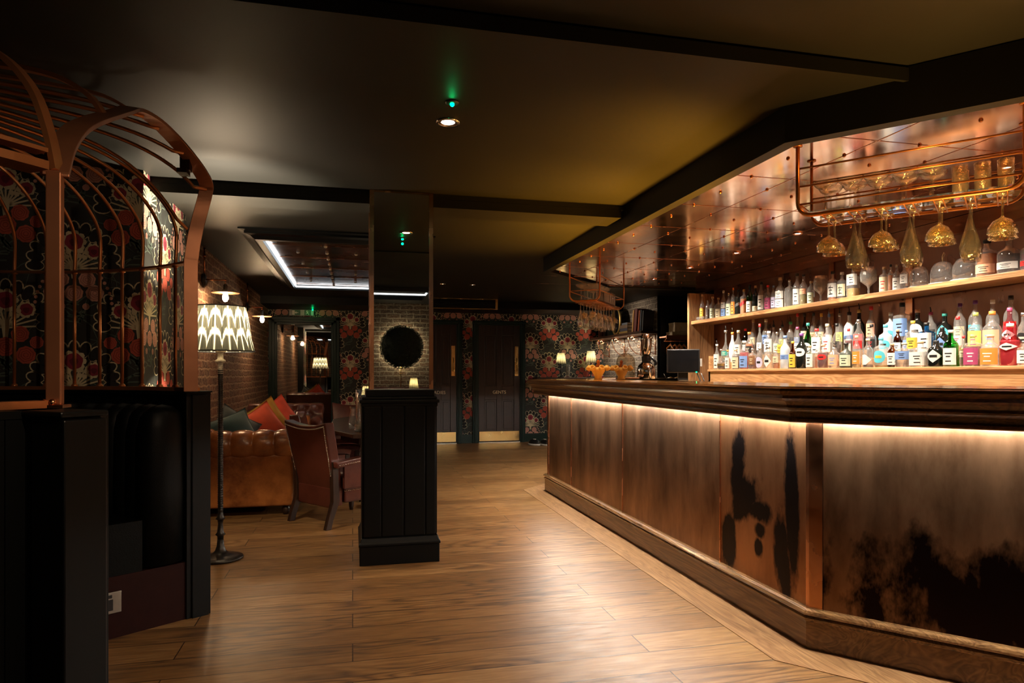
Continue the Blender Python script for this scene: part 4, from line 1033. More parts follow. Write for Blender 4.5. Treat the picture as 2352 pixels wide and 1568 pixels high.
for b in B:
    px, pt, pw, row, prof, gl, liq, cap, lab, ex = b
    x, z0 = ROWX[row]
    y, zt, t = at_x(px, pt, x)
    h = zt-z0
    h = max(h, .13); r = pw*t/1550/2*1.02
    r = max(.016, min(r, .060))
    d = describe(b)+', '+{1: 'front row', 2: 'middle step', 3: 'top step', 0: 'upper shelf'}[row]
    if prev is not None and prev[3] == row: d += ', right of the '+short(prev)
    ws = d.split()
    if len(ws) > 16:
        d = describe(b)+', right of the '+short(prev); ws = d.split()
    if len(ws) > 16: d = describe(b)+', '+{1: 'front row', 2: 'middle step', 3: 'top step', 0: 'upper shelf'}[row]
    assert d not in used_labels, d
    used_labels.add(d); prev = b
    bt = thing('bottle', d, 'bottle', (x, y, z0), group=GRP[row])
    prf = [(q*r, s*h) for q, s in PROF[prof]]; sq = prof == 'square'
    zsh = .68*h
    fl = (lambda a, z, zsh=zsh: SQ(a, z)*1.04 if z <= zsh else 1) if sq else None
    fac = math.atan2(-y, -x)*.5+(-PI+math.atan2(0, 1))*.0+(-PI)*.5   # turned half towards the room
    n = 24 if pw > 20 else 16
    obj('glass_body', MB().lathe(prf, n, flute=fl), GL[gl], bt, world=False)
    if liq:
        lv = liq[1]*h; lp = [(0, .004), (.90*r, .004)]
        for q, s in PROF[prof][2:]:
            if s*h < lv and q > .3: lp.append((q*r*.90, s*h if s*h > .004 else .006))
        lp.append((lp[-1][0], lv)); lp.append((0, lv))
        obj('liquid', MB().lathe(lp, n, flute=fl), LQ[liq[0]], bt, world=False)
    zc = PROF[prof][-1][1]*h
    rc = r*.40 if pw < 24 else r*.36
    obj('cap', MB().lathe([(0, zc-.03*h), (rc, zc-.03*h), (rc*1.05, zc), (rc, zc+.055*h), (0, zc+.058*h)], 12), CM[cap], bt, world=False)
    if lab:
        dark = CM['black'] if CC[lab[0]][0]+CC[lab[0]][1] > .35 else CM['cream']
        if ex == 'crest': dark = CM['red'] if lab[0] != 'red' else CM['white']
        if ex == 'art': dark = {'peach': CM['blue'], 'orange': CM['white'], 'aqua': CM['yellow'], 'magenta': CM['white'], 'lime': CM['magenta']}.get(lab[0], CM['blue'])
        lb = label_patch(r*1.0, lab[1]*h, lab[2]*h, sq, lab[3], fac=fac)
        if ex == 'brush':
            zc_ = (lab[1]+lab[2])/2*h; rr = r*(.97 if sq else 1)+.002
            for (a0, b0, a1, b1) in ((-.3, .25, .3, .15), (0, .35, -.1, -.35), (-.3, -.1, .35, -.3)):
                pts = []
                for k in range(4):
                    a = fac+(a0+(a1-a0)*k/3)*.8; pts.append((rr*math.cos(a), rr*math.sin(a), zc_+(b0+(b1-b0)*k/3)*(lab[2]-lab[1])*h))
                lb.tube(pts, .0016, 4, 1)
        obj('label', lb, [CM[lab[0]], dark], bt, world=False)
        if ex == 'twolabel': obj('label', label_patch(r*1.0, (lab[2]+.03)*h, .56*h, sq, 'band', fac=fac), [CM['white'], CM['black']], bt, world=False)
    if ex == 'pourer':
        obj('pourer', MB().tube([(0, 0, zc+.04*h), (0, 0, zc+.12*h), (-.003, .003, zc+.20*h)], [.0055, .0035, .003], 6), CM['black' if cap != 'blue' else 'silver'], bt, world=False)

# shot glasses on the shelf end
shot = MB().lathe([(0, .003), (.013, .003), (.016, .045), (.0175, .045), (.015, 0), (0, 0)], 14)
first = None
for i in range(7):
    for j in range(2):
        px = 1587+i*4.6; x = 3.66+j*.045; y, _, t = at_x(px, 700, x)
        nm = 'shot glass at the upper shelf end, %s row, %s' % (('front', 'back')[j], ('leftmost', 'second from left', 'third from left', 'middle', 'third from right', 'second from right', 'rightmost')[i])
        o = obj('shot_glass', shot, M['glass_cut'], None, loc=None) if first is None else first.copy()
        if first is None: first = o
        else: COL.objects.link(o)
        o.location = (x, y, 1.725); tag(o, nm, 'glass', 'shot glasses on the upper shelf')

# goblets and cloches on the upper shelf
def goblet(px, py, label, s):
    y, zt, t = at_x(px, py, 3.70); h = zt-1.725
    o = obj('goblet', MB().lathe([(0, 0), (.45*s, 0), (.43*s, .03*h), (.10*s, .08*h), (.14*s, .16*h), (.09*s, .24*h), (.2*s, .34*h), (.95*s, .52*h), (1.0*s, .75*h), (.85*s, 1*h), (.80*s, 1*h), (.93*s, .74*h), (.85*s, .54*h), (0, .38*h)], 28, flute=lambda a, z: 1+.035*math.cos(12*a)), M['glass_cut'])
    o.location = (3.70, y, 1.725); tag(o, label, 'glass')
goblet(1885, 634, 'large cut-glass goblet on the upper shelf beside the green-white labelled bottle', .055)
goblet(1995, 614, 'broad cut-glass goblet on the upper shelf right of the brush-lettered bottles', .058)
cl0 = None
for px, w_, lb in ((2112, 40, 'left'), (2165, 50, 'middle'), (2220, 56, 'right')):
    y, _, t = at_x(px, 640, 3.71); r = w_*t/1550/2*1.0
    c_ = thing('glass_cloche', '%s of three glass cloches with rope handles on white plates, upper shelf' % lb, 'cloche', (3.71, y, 1.725), group='cloches on the upper shelf')
    obj('plate', MB().lathe([(0, 0), (r*.7, 0), (r*1.15, .008), (r*1.15, .011), (0, .006)], 28), M['white_plate'], c_, world=False)
    H_ = .155
    obj('dome', MB().lathe([(r, .012), (r, H_*.45), (r*.92, H_*.7), (r*.65, H_*.9), (r*.2, H_*.99), (0, H_)], 28, flute=lambda a, z: 1+.012*math.cos(14*a)), M['glass'], c_, world=False)
    obj('rope_handle', MB().tube([(0, 0, H_), (.006, .004, H_+.02), (.018, .0, H_+.045), (.005, -.004, H_+.055), (-.004, 0, H_+.03), (0, 0, H_+.002)], .003, 6), M['rope'], c_, world=False)

# ------------------------------------------------------------ hanging glass racks
FL = [(0, 0), (.033, 0), (.034, .003), (.006, .008), (.004, .03), (.004, .085)]
COUPE = FL+[(.008, .092), (.030, .105), (.046, .130), (.049, .155), (.045, .155), (.042, .132), (.026, .110), (0, .098)]
FLUTE = [(0, 0), (.032, 0), (.033, .003), (.005, .008), (.004, .06), (.012, .10), (.028, .160), (.040, .205), (.036, .235), (.031, .250), (.029, .250), (.037, .205), (.024, .155), (.008, .104), (0, .09)]
UPC = FL+[(.006, .10), (.040, .115), (.055, .135), (.053, .135), (.036, .120), (0, .106)]
HIGH = [(0, .004), (.030, .004), (.033, .145), (.036, .145), (.033, 0), (0, 0)]
def gmesh(name, prof, mat, fl=None, n=24):
    o = obj(name, MB().lathe(prof, n, flute=fl), mat); me = o.data; bpy.data.objects.remove(o); return me
ME = {'coupe': gmesh('coupe', COUPE, M['glass_amber'], lambda a, z: 1+.05*math.cos(12*a) if z > .1 else 1), 'flute': gmesh('hurricane', FLUTE, M['glass']),
      'up': gmesh('upcoupe', UPC, M['glass_cut']), 'high': gmesh('highball', HIGH, M['glass_cut'], lambda a, z: 1+.02*math.cos(14*a))}
def place_glass(kind, loc, flip, label, cat, group, s=1.0):
    o = bpy.data.objects.new({'coupe': 'coupe_glass', 'flute': 'hurricane_glass', 'up': 'saucer_glass', 'high': 'highball_glass'}[kind], ME[kind]); COL.objects.link(o)
    o.location = loc; o.scale = (s, s, s)
    if flip: o.rotation_euler = (PI, 0, .3)
    tag(o, label, cat, group); return o

def rack(label, o0, axis, width_dir, L, D, zt, zb, r=.008):
    """bent copper tube frame: axis along its length, width_dir across"""
    t = thing('glass_rack', label, 'rack', (o0[0], o0[1], zb))
    A = Vector((*axis, 0)); W = Vector((*width_dir, 0)); O = Vector((o0[0], o0[1], 0))
    P = lambda a, w, z: O+A*a+W*w+Vector((0, 0, z))
    def u(a0, w0, a1, w1):
        pts = [P(a0, w0, zt)]; R = .06; d = Vector((a1-a0, w1-w0)); Ld = d.length; d /= Ld
        for k in range(6):
            th = PI/2*k/5; s = R*(1-math.cos(th)); pts.append(P(a0+d.x*s, w0+d.y*s, zb+R-R*math.sin(th)))
        for k in range(6):
            th = PI/2*k/5; s = Ld-R+R*math.sin(th); pts.append(P(a0+d.x*s, w0+d.y*s, zb+R-R*math.cos(th)))
        pts.append(P(a1, w1, zt)); return pts
    return t, P, u
# near rack: long frame faces the room
AX = (DN.x, DN.y); WX = (.763, .646)
zt, zb = 2.168, 1.853
R2, P, u = rack('bent copper tube glass rack hanging nearest over the bar, full of upturned stemware', (1.935, 2.64), AX, WX, .80, .26, zt, zb)
fr_ = obj('tube_frame', MB().tube(u(0, 0, .81, 0), .009), M['bronze_frame'], R2)
obj('tube_frame', MB().tube(u(0, .26, .81, .26), .007), M['bronze_frame'], R2)
for zz in (1.905, 1.985, 2.065):
    obj('cross_rail', MB().tube([P(.0, 0, zz), P(.81, 0, zz)], .0045), M['bronze_frame'], R2)
    obj('cross_rail', MB().tube([P(.0, .26, zz), P(.81, .26, zz)], .004), M['bronze_frame'], R2)
for a in (0, .81):
    obj('end_rail', MB().tube([P(a, 0, zb+.06), P(a, .26, zb+.06)], .005), M['bronze_frame'], R2)
fm = MB()
for a in (0.0, .81):
    for w in (0, .26): fm.lathe([(.02, 0), (.02, -.004), (0, -.004)], 14, tuple(P(a, w, zt)))
obj('ceiling_flange', fm, M['bronze_frame'], R2)
g = MB(); q = [P(.04, .005, 0), P(.77, .005, 0), P(.77, .255, 0), P(.04, .255, 0)]
g.prism([(v.x, v.y) for v in q], zb+.012, zb+.018)
obj('glass_shelf', g, M['glass'], R2)
rails = MB()
pos2 = [.055+.104*k+.06 for k in range(7)]
for k in range(7):
    for s in (-.016, .016): obj('stem_rail', MB().tube([P(pos2[k]+s, -.005, zb-.006), P(pos2[k]+s, .262, zb-.006)], .0028, 6), M['bronze_frame'], R2)
ordn = ['first', 'second', 'third', 'fourth', 'fifth', 'sixth', 'seventh']
for k in range(7):
    for j, w in enumerate((.06, .19)):
        kd = 'coupe' if k % 2 == 0 else 'flute'
        p_ = P(pos2[k], w, zb-.002)
        place_glass(kd, p_, True, ('crystal coupe glass' if kd == 'coupe' else 'flared hurricane glass')+' hung upside down, near rack, %s from left, %s' % (ordn[k], ('front', 'back')[j]), 'glass', 'glasses hanging from the near rack', 1.0 if kd == 'coupe' else .95)
for k in range(5):
    for j, w in enumerate((.07, .18)):
        place_glass('up', P(.10+.10*k, w, zb+.019), False, 'saucer glass standing on the near rack, %s place from left, %s' % (ordn[k], ('front', 'back')[j]), 'glass', 'saucer glasses standing on the near rack', .98)
for k in range(3):
    for j, w in enumerate((.08, .17)):
        place_glass('high', P(.60+.075*k, w, zb+.019), False, 'highball glass standing on the near rack, %s of three from left, %s' % (ordn[k], ('front', 'back')[j]), 'glass', 'highball glasses on the near rack', .8)
# far rack
AX = (.6, .8); WX = (.8, -.6)
R1, P, u = rack('smaller bent copper tube glass rack hanging at the far end of the bar', (2.045, 6.23), AX, WX, .95, .30, zt, zb)
for a in (0, .92):
    obj('tube_frame', MB().tube(u(a, 0, a, .30), .008), M['bronze_frame'], R1)
    obj('cross_rail', MB().tube([P(a, 0, zb+.10), P(a, .30, zb+.10)], .004), M['bronze_frame'], R1)
for w in (0, .30):
    for zz in (1.95, 2.09): obj('side_rail', MB().tube([P(0, w, zz), P(.92, w, zz)], .0045), M['bronze_frame'], R1)
for w in (.05, .25): obj('side_rail', MB().tube([P(0, w, zb), P(.92, w, zb)], .006), M['bronze_frame'], R1)
g = MB(); q = [P(.02, .03, 0), P(.90, .03, 0), P(.90, .27, 0), P(.02, .27, 0)]; g.prism([(v.x, v.y) for v in q], zb+.008, zb+.014)
obj('glass_shelf', g, M['glass'], R1)
for k in range(9): 
    for s in (-.014, .014): obj('stem_rail', MB().tube([P(.06+.1*k+s, .04, zb-.012), P(.06+.1*k+s, .26, zb-.012)], .003, 6), M['bronze_frame'], R1)
for k in range(9):
    for j, w in enumerate((.09, .21)):
        kd = 'flute' if (k+j) % 2 == 0 else 'coupe'
        place_glass(kd, P(.06+.1*k, w, zb-.008), True, ('crystal coupe' if kd == 'coupe' else 'flared glass')+' hung upside down, far rack, %s from near end, %s' % ((ordn+['eighth', 'ninth'])[k], ('left row', 'right row')[j]), 'glass', 'glasses hanging from the far rack', .95)
for k in range(5):
    for j, w in enumerate((.09, .21)): place_glass('up', P(.08+.105*k, w, zb+.015), False, 'saucer glass standing on the far rack, %s from the near end, %s' % (ordn[k], ('left row', 'right row')[j]), 'glass', 'saucer glasses on the far rack', 1.15)
for k in range(4):
    for j, w in enumerate((.10, .19)): place_glass('high', P(.64+.075*k, w, zb+.015), False, 'highball glass standing on the far rack, %s from the middle, %s' % (ordn[k], ('left row', 'right row')[j]), 'glass', 'highball glasses on the far rack', .95)

# ------------------------------------------------------------ things on the bar
def swan_bowl(loc, label):
    t = thing('punch_bowl', label, 'bowl', loc)
    x, y, z = loc
    obj('bowl', MB().lathe([(0, .0), (.035, 0), (.04, .008), (.032, .022), (.062, .075), (.075, .115), (.070, .115), (.056, .075), (.02, .03), (0, .03)], 24, loc, flute=lambda a, zz: 1+.05*math.cos(8*a) if zz > .05 else 1), M['amber_glass'], t)
    for k in range(7):
        a = 2*PI*k/7+.2; c_, s_ = math.cos(a), math.sin(a)
        m_ = Matrix.Translation((x+c_*.088, y+s_*.088, z+.105)) @ Matrix.Rotation(a, 4, 'Z') @ Matrix.Rotation(.9, 4, 'Y')
        obj('lip_cup', MB().lathe([(.006, -.022), (.022, -.012), (.027, .008), (.024, .024), (.018, .024), (.020, .008), (.012, -.008), (0, -.012)], 14, M=m_), M['amber_glass'], t)
    obj('stopper', MB().lathe([(.012, .10), (.030, .125), (.012, .15), (.02, .165), (.008, .185), (0, .187)], 14, loc), M['amber_deep'], t)
n_ = NT('amber_glass'); d_ = n_.n('ShaderNodeBsdfTranslucent'); d_.inputs[0].default_value = (1, .72, .28, 1); d2 = n_.n('ShaderNodeBsdfPrincipled'); d2.inputs['Base Color'].default_value = (.9, .62, .22, 1); d2.inputs['Roughness'].default_value = .1
m_ = n_.n('ShaderNodeMixShader'); m_.inputs[0].default_value = .6; n_.l(d_.outputs[0], m_.inputs[1]); n_.l(d2.outputs[0], m_.inputs[2]); n_.l(m_.outputs[0], n_.out.inputs[0]); M['amber_glass'] = n_.m
M['amber_deep'] = plain('amber_deep', (.30, .07, .01), .1)
swan_bowl((2.27, 6.05, 1.10), 'amber glass punch bowl with curled lips on the far bar end, left of two')
swan_bowl((2.55, 6.16, 1.10), 'amber glass punch bowl with curled lips beside the glass cloche, right of two')
bd = obj('serving_board', MB().lathe([(0, 0), (.12, 0), (.125, .006), (.12, .014), (0, .014)], 32, (2.80, 6.60, 1.101)), M['rose_copper']); tag(bd, 'round pinkish serving board under the large glass cloche on the bar', 'board')
cl = thing('glass_cloche', 'large smoky glass cloche with rope loop on the bar by the blender', 'cloche', (2.76, 6.55, 1.115))
obj('dome', MB().lathe([(.098, 0), (.098, .15), (.092, .19), (.07, .228), (.03, .248), (0, .252)], 32, (2.76, 6.55, 1.116)), M['glass_smoke'], cl)
obj('rope_handle', MB().tube([(2.76, 6.55, 1.365), (2.765, 6.55, 1.385), (2.79, 6.55, 1.41), (2.775, 6.55, 1.43), (2.755, 6.55, 1.41), (2.76, 6.55, 1.37)], .004, 6), M['rope'], cl)
# blender / milkshake mixer
bl = thing('drinks_blender', 'chrome bar blender with tall steel jug standing on the far bar end', 'blender', (3.05, 6.68, 1.10))
bxy = (3.05, 6.68, 1.10)
obj('motor_base', MB().lathe([(0, 0), (.095, 0), (.10, .01), (.098, .10), (.088, .14), (.06, .165), (.045, .18), (0, .18)], 28, bxy, flute=lambda a, z: 1+.03*math.cos(8*a) if z < .12 else 1), M['steel'], bl)
obj('collar', MB().lathe([(.045, .178), (.05, .20), (.05, .235), (.04, .245), (0, .245)], 20, bxy), M['black_plastic'], bl)
obj('handle', MB().tube([(3.10, 6.66, 1.33), (3.135, 6.65, 1.29), (3.15, 6.65, 1.26), (3.13, 6.65, 1.25)], [.012, .016, .018, .012], 8), M['black_plastic'], bl)
obj('jug', MB().lathe([(.042, .246), (.055, .33), (.062, .42), (.062, .455), (.050, .46), (.050, .475), (0, .478)], 28, bxy), M['steel'], bl)
# small clutter on the counter
o = obj('till_pen', MB().tube([(2.90, 5.90, 1.104), (2.885, 5.93, 1.155)], .004, 6), M['iron']); tag(o, 'dark pen standing tilted on the bar top below the till screen', 'pen')
o = obj('paper_slip', MB().box(2.50, 2.58, 4.75, 4.87, 1.1005, 1.1025), M['paper']); tag(o, 'white paper slip lying on the bar counter in front of the till', 'paper')
# till
tl = thing('till_screen', 'black touchscreen till on the back bar work top beside the oak side panel', 'till', (3.36, 6.36, .975))
Fm = frame((3.30, 6.33, 1.28), Vector((.93, -.37, 0)), (0, 0, 1))
def fbox(a0, a1, b0, b1, c0, c1, Fm=Fm):
    return MB().box(a0, a1, b0, b1, c0, c1, M=Fm)
obj('screen_housing', fbox(-.165, .165, -.115, .125, -.03, 0), M['black_plastic'], tl, bevel=.006)
obj('display', fbox(-.15, .15, -.10, .11, .0002, .003), M['screen'], tl)
obj('card_reader', fbox(.166, .185, -.05, .03, -.02, .01), M['grey_fitting'], tl)
obj('stand', MB().box(-.05, .05, -.303, -.10, -.08, -.031, M=Fm).box(-.09, .09, -.305, -.29, -.14, .04, M=Fm), M['black_plastic'], tl)
obj('status_light', fbox(.125, .135, -.113, -.105, .0005, .004), M['green_led'], tl)
for k, dx in enumerate((0, .045)):
    cb = obj('till_cable', MB().tube([(3.44+dx, 6.30, 1.16), (3.46+dx, 6.26, 1.06), (3.50+dx, 6.20, 1.01), (3.52+dx, 6.22, .99)], .005, 6), M['black_plastic'], tl)
cd = thing('printed_card', 'cream printed card propped behind the till at the ledge end', 'card', (3.60, 6.30, 1.0))
obj('card', MB().box(3.50, 3.84, 6.13, 6.14, 1.08, 1.255), M['cream'], cd)
o = obj('print', MB().box(3.55, 3.57, 6.125, 6.13, 1.21, 1.225).box(3.60, 3.72, 6.125, 6.13, 1.212, 1.218).box(3.60, 3.70, 6.125, 6.13, 1.19, 1.195), M['black_plastic'], cd)
obj('prop_block', MB().box(3.55, 3.8, 6.141, 6.30, .976, 1.08), M['dark_wood'], cd)

# ------------------------------------------------------------ beyond the bar: book shelf, coats rail, banquette, ledge
bs = thing('book_shelf', 'dark wall shelf on copper scroll brackets on the grey brick wall', 'shelf', (4.15, 9.9, 1.76))
obj('board', MB().box(4.02, XR-.001, 8.98, 11.14, 1.735, 1.775), M['dark_wood'], bs, bevel=.004)
for k, y in enumerate((9.05, 9.55, 10.2, 10.85)):
    br = MB(); br.tube([(XR-.008, y, 1.43), (XR-.008, y, 1.733)], .007, 6); br.tube([(4.05, y, 1.726), (XR-.008, y, 1.726)], .007, 6)
    br.tube([(XR-.01-.21*math.sin(t), y, 1.45+.27*(1-math.cos(t))) for t in [PI/2*i/8 for i in range(9)]], .006, 6)
    for (cx, cz, rr) in ((4.20, 1.66, .04), (4.13, 1.69, .025), (4.235, 1.57, .022)): br.tube([(cx+rr*math.cos(t), y, cz+rr*math.sin(t)) for t in [2*PI*i/12 for i in range(12)]], .004, 5, closed=True)
    obj('scroll_bracket', br, M['copper'], bs)
def book(y0, th, h, d, mat, label, lean=0, flat=None):
    """spine towards the room (-x)"""
    t = thing('book', label, 'book', (4.10, y0, 1.775), group='books on the far wall shelf')
    if flat is None: Mx = Matrix.Translation((4.08, y0, 1.776)) @ Matrix.Rotation(lean, 4, 'X')
    else: Mx = Matrix.Translation((4.08, y0, flat)) 
    W, Hh = (th, h) if flat is None else (h, th)
    obj('cover', MB().box(0, .003, 0, W, 0, Hh, M=Mx).box(.003, d, 0, .003, 0, Hh, M=Mx).box(.003, d, W-.003, W, 0, Hh, M=Mx) if flat is None else MB().box(0, .003, 0, W, 0, Hh, M=Mx).box(.003, d, 0, W, 0, .003, M=Mx).box(.003, d, 0, W, Hh-.003, Hh, M=Mx), mat, t)
    obj('pages', MB().box(.004, d-.006, .0035, W-.0035, .0035, Hh-.005, M=Mx), M['paper'], t)
CMX = lambda k: CM[k]
bk = [(9.06, .035, .29, .17, plain('cloth_black', (.012, .012, .014), .6), 'black book leaning at the near end of the far shelf', .12), (9.14, .03, .31, .17, plain('cloth_blue', (.02, .03, .05), .6), 'dark blue book leaning beside the near black one', .13),
      (9.21, .028, .31, .17, plain('cloth_orange', (.30, .06, .015), .6), 'thin orange-spined book leaning on the far shelf', .16), (9.30, .09, .34, .18, plain('cloth_wine', (.06, .01, .01), .5), 'thick wine red volume leaning by the book pile', .16),
      (9.42, .035, .33, .18, plain('cloth_gold', (.28, .15, .05), .5), 'tall tan and gold book leaning against the pile', .16),
      (10.35, .10, .26, .17, plain('cloth_green', (.015, .03, .025), .6), 'dark green-backed cookbook left of the round mirror', -.12), (10.55, .09, .25, .17, plain('cloth_char', (.02, .017, .015), .6), 'charcoal book at the far left of the shelf group', -.02),
      (10.72, .04, .30, .17, plain('cloth_red', (.08, .012, .01), .6), 'deep red book standing among the farthest books', 0), (10.77, .04, .31, .17, plain('cloth_maroon', (.05, .01, .008), .6), 'maroon book standing among the farthest books', 0), (10.83, .035, .29, .17, plain('cloth_oxblood', (.09, .02, .01), .6), 'oxblood book at the very far end of the shelf', 0)]
for (y, th, h, d, m, lb, ln) in bk: book(y, th, h, d, m, lb, ln)
zz = 1.777
for th, h, m, lb in ((.035, .34, CM['gold'], 'gold book lying at the bottom of the flat pile'), (.045, .30, plain('cloth_ink', (.02, .02, .03), .6), 'inky book lying second in the flat pile'), (.05, .32, plain('cloth_umber', (.07, .045, .03), .6), 'umber book lying third in the flat pile'), (.03, .22, plain('cloth_slate', (.05, .06, .08), .6), 'slate book lying on top of the flat pile')):
    book(9.62, th, h, .17, m, lb, 0, zz); zz += th+.0015
om = thing('round_mirror', 'oval gilt-framed mirror propped on the far wall shelf', 'mirror', (4.13, 10.1, 1.776))
Fr = frame((4.085, 10.08, 1.99), (0, -1, -.0), (0, .0, 1)) @ Matrix.Rotation(0, 4, 'X')
obj('gilt_frame', MB().tube([Fr @ Vector((.165*math.cos(t), .205*math.sin(t), 0)) for t in [2*PI*k/40 for k in range(40)]], .018, 8, closed=True), CM['gold'], om)
obj('mirror_glass', MB().lathe([(0, 0), (.16, 0), (.16, .008), (0, .008)], 40, M=Fr, sx=1, sy=1.24), M['screen'], om)
# board wall shelf with boxes and hangers
hs = thing('coat_shelf', 'small copper-edged shelf with a hanging rail on the black boarded wall', 'shelf', (4.6, 8.9, 1.62))
obj('board', MB().box(4.30, 4.98, 8.76, 8.98, 1.665, 1.69).box(4.30, 4.98, 8.745, 8.76, 1.635, 1.70), M['rose_copper'], hs, bevel=.003)
obj('hanging_rail', MB().tube([(4.32, 8.86, 1.62), (4.96, 8.86, 1.62)], .008, 8).tube([(4.34, 8.86, 1.62), (4.34, 8.86, 1.664)], .005, 6).tube([(4.94, 8.86, 1.62), (4.94, 8.86, 1.664)], .005, 6), M['copper'], hs)
zz = 1.702
for i, (a, b_, h, lb) in enumerate(((4.40, 4.92, .05, 'wide cream box at the bottom of the pile on the coat shelf'), (4.44, 4.66, .13, 'cream box standing upper left on the coat shelf pile'), (4.665, 4.91, .14, 'cream box standing upper right on the coat shelf pile'))):
    z_ = zz if i == 0 else zz+.051
    o = obj('storage_box', MB().box(a, b_, 8.77, 8.96, z_, z_+h*.8).box(a-.004, b_+.004, 8.766, 8.964, z_+h*.8, z_+h), M['cream'], None, bevel=.002); tag(o, lb, 'box', 'boxes on the coat shelf')
for k in range(4):
    x = 4.42+.07*k; t = thing('coat_hanger', ('leftmost', 'second', 'third', 'rightmost')[k]+' orange wooden coat hanger on the rail under the coat shelf', 'hanger', (x, 8.86, 1.5), group='coat hangers on the rail')
    obj('hook', MB().tube([(x, 8.86+.016*math.cos(a), 1.625+.016*math.sin(a)) for a in [math.radians(q) for q in (-30, 20, 70, 120, 180)]]+[(x, 8.86, 1.60), (x, 8.86, 1.57)], .002, 5), M['steel'], t)
    arm = [(x+.02*abs(q), 8.86+.10*q*0+.0, 0) for q in (0,)]
    obj('wooden_arms', MB().tube([(x+.02*0, 8.86-.17, 1.44), (x-.01, 8.86-.09, 1.525), (x, 8.86, 1.57), (x-.01, 8.86+.09, 1.525), (x, 8.86+.17-.06, 1.44)], [.010, .014, .014, .014, .010], 8), M['mustard_wood'] if 'mustard_wood' in M else M['copper'], t)
mb_ = thing('banquette', 'mustard leather channelled banquette beyond the bar', 'bench', (4.5, 8.8, 0))
b1 = MB()
for k in range(8): b1.lathe([(.0, .45), (.055, .45), (.055, 1.06), (.045, 1.10), (0, 1.115)], 12, (4.36+.10*k, 8.74-.0*k, 0), sx=.95)
for k in range(18): b1.lathe([(.0, .45), (.055, .45), (.055, 1.04), (.045, 1.08), (0, 1.095)], 12, (4.20, 8.85+.12*k, 0))
obj('backrest', b1, M['mustard_leather'], mb_)
obj('seat', MB().box(3.72, 4.14, 8.9, 11.1, .36, .46).box(4.30, 5.10, 8.25, 8.68, .36, .46), M['mustard_leather'], mb_, bevel=.03)
obj('base', MB().box(3.80, 4.14, 8.9, 11.1, 0, .36).box(4.30, 5.10, 8.32, 8.68, 0, .36), M['dark_wood'], mb_)
ld_ = thing('drinks_ledge', 'narrow dark drinks ledge on the far wall beyond the bar end', 'shelf', (3.4, 10.95, 1.08))
obj('ledge_board', MB().box(2.98, 4.05, 10.80, YBW-.04, 1.065, 1.095), M['dark_wood'], ld_, bevel=.004)
for x in (3.15, 3.85): obj('bracket', MB().box(x-.015, x+.015, 10.86, YBW-.04, .95, 1.064), M['dark_wood'], ld_)
table_lamp((3.435, 10.93, 1.096), 'pleated table lamp on the far ledge, the left one beside a glass tube', 1.15, 'pleated lamps on the far ledge', 2.2)
table_lamp((3.97, 10.93, 1.096), 'pleated table lamp on the far ledge, the right one nearer the brick wall', 1.25, 'pleated lamps on the far ledge', 2.2)
o = obj('glass_vase', MB().lathe([(0, 0), (.035, 0), (.035, .22), (.032, .22), (.032, .006), (0, .006)], 20, (3.55, 10.90, 1.096)), M['glass_cut']); tag(o, 'tall clear glass tube vase beside the left far lamp', 'vase')
# pair of shoes on the floor beyond the bar end
for k, (x, y, a, nm) in enumerate(((2.86, 10.55, .5, 'left'), (3.02, 10.50, .2, 'right'))):
    s_ = thing('shoe', 'black and white trainer on the floor beyond the bar end, the %s one' % nm, 'shoe', (x, y, 0), a, 'trainers on the floor')
    u_ = MB().lathe([(.0, .02), (.046, .02), (.048, .045), (.042, .075), (.020, .095), (0, .10)], 16, sx=1, sy=2.6)
    obj('upper', u_, M['black_plastic'], s_, world=False)
    obj('sole', MB().lathe([(0, 0), (.048, 0), (.052, .012), (.050, .028), (0, .028)], 16, sx=1, sy=2.65), M['paper'], s_, world=False)
    obj('laces', MB().tube([(-.02, -.04, .095), (.02, -.02, .10), (-.02, .0, .10), (.02, .02, .098)], .004, 5), M['paper'], s_, world=False)

# ------------------------------------------------------------ circular booth with birdcage canopy
BCX, BCY, BR = -1.87, 2.645, 1.40
RAD = math.radians
def arc(r, a0, a1, n, z=None):
    o = []
    for k in range(n+1):
        a = RAD(a0+(a1-a0)*k/n); p_ = (BCX+r*math.cos(a), BCY+r*math.sin(a)); o.append(p_ if z is None else (*p_, z))
    return o
A_END = 35.2
def ring_solid(mb, r0, r1, a0, a1, z0, z1, n=48, mi=0):
    o = arc(r1, a0, a1, n); i = arc(r0, a0, a1, n)
    for k in range(n): mb.prism([i[k], o[k], o[k+1], i[k+1]], z0, z1, mi)
    return mb
pw = thing('booth_partition', 'low black boarded partition curving round the booth under the birdcage', 'partition', (BCX, BCY, 0))
m_ = ring_solid(MB(), 1.385, 1.46, A_END-.4, 360-A_END-1, 0, 1.05, 80)
obj('curved_wall', m_, M['black_paint'], pw)
for k in range(8):
    a = 329.5-3.2*k
    obj('board', ring_solid(MB(), 1.46, 1.472, a-3.1, a, 0, 1.05, 3), M['black_paint'], pw)
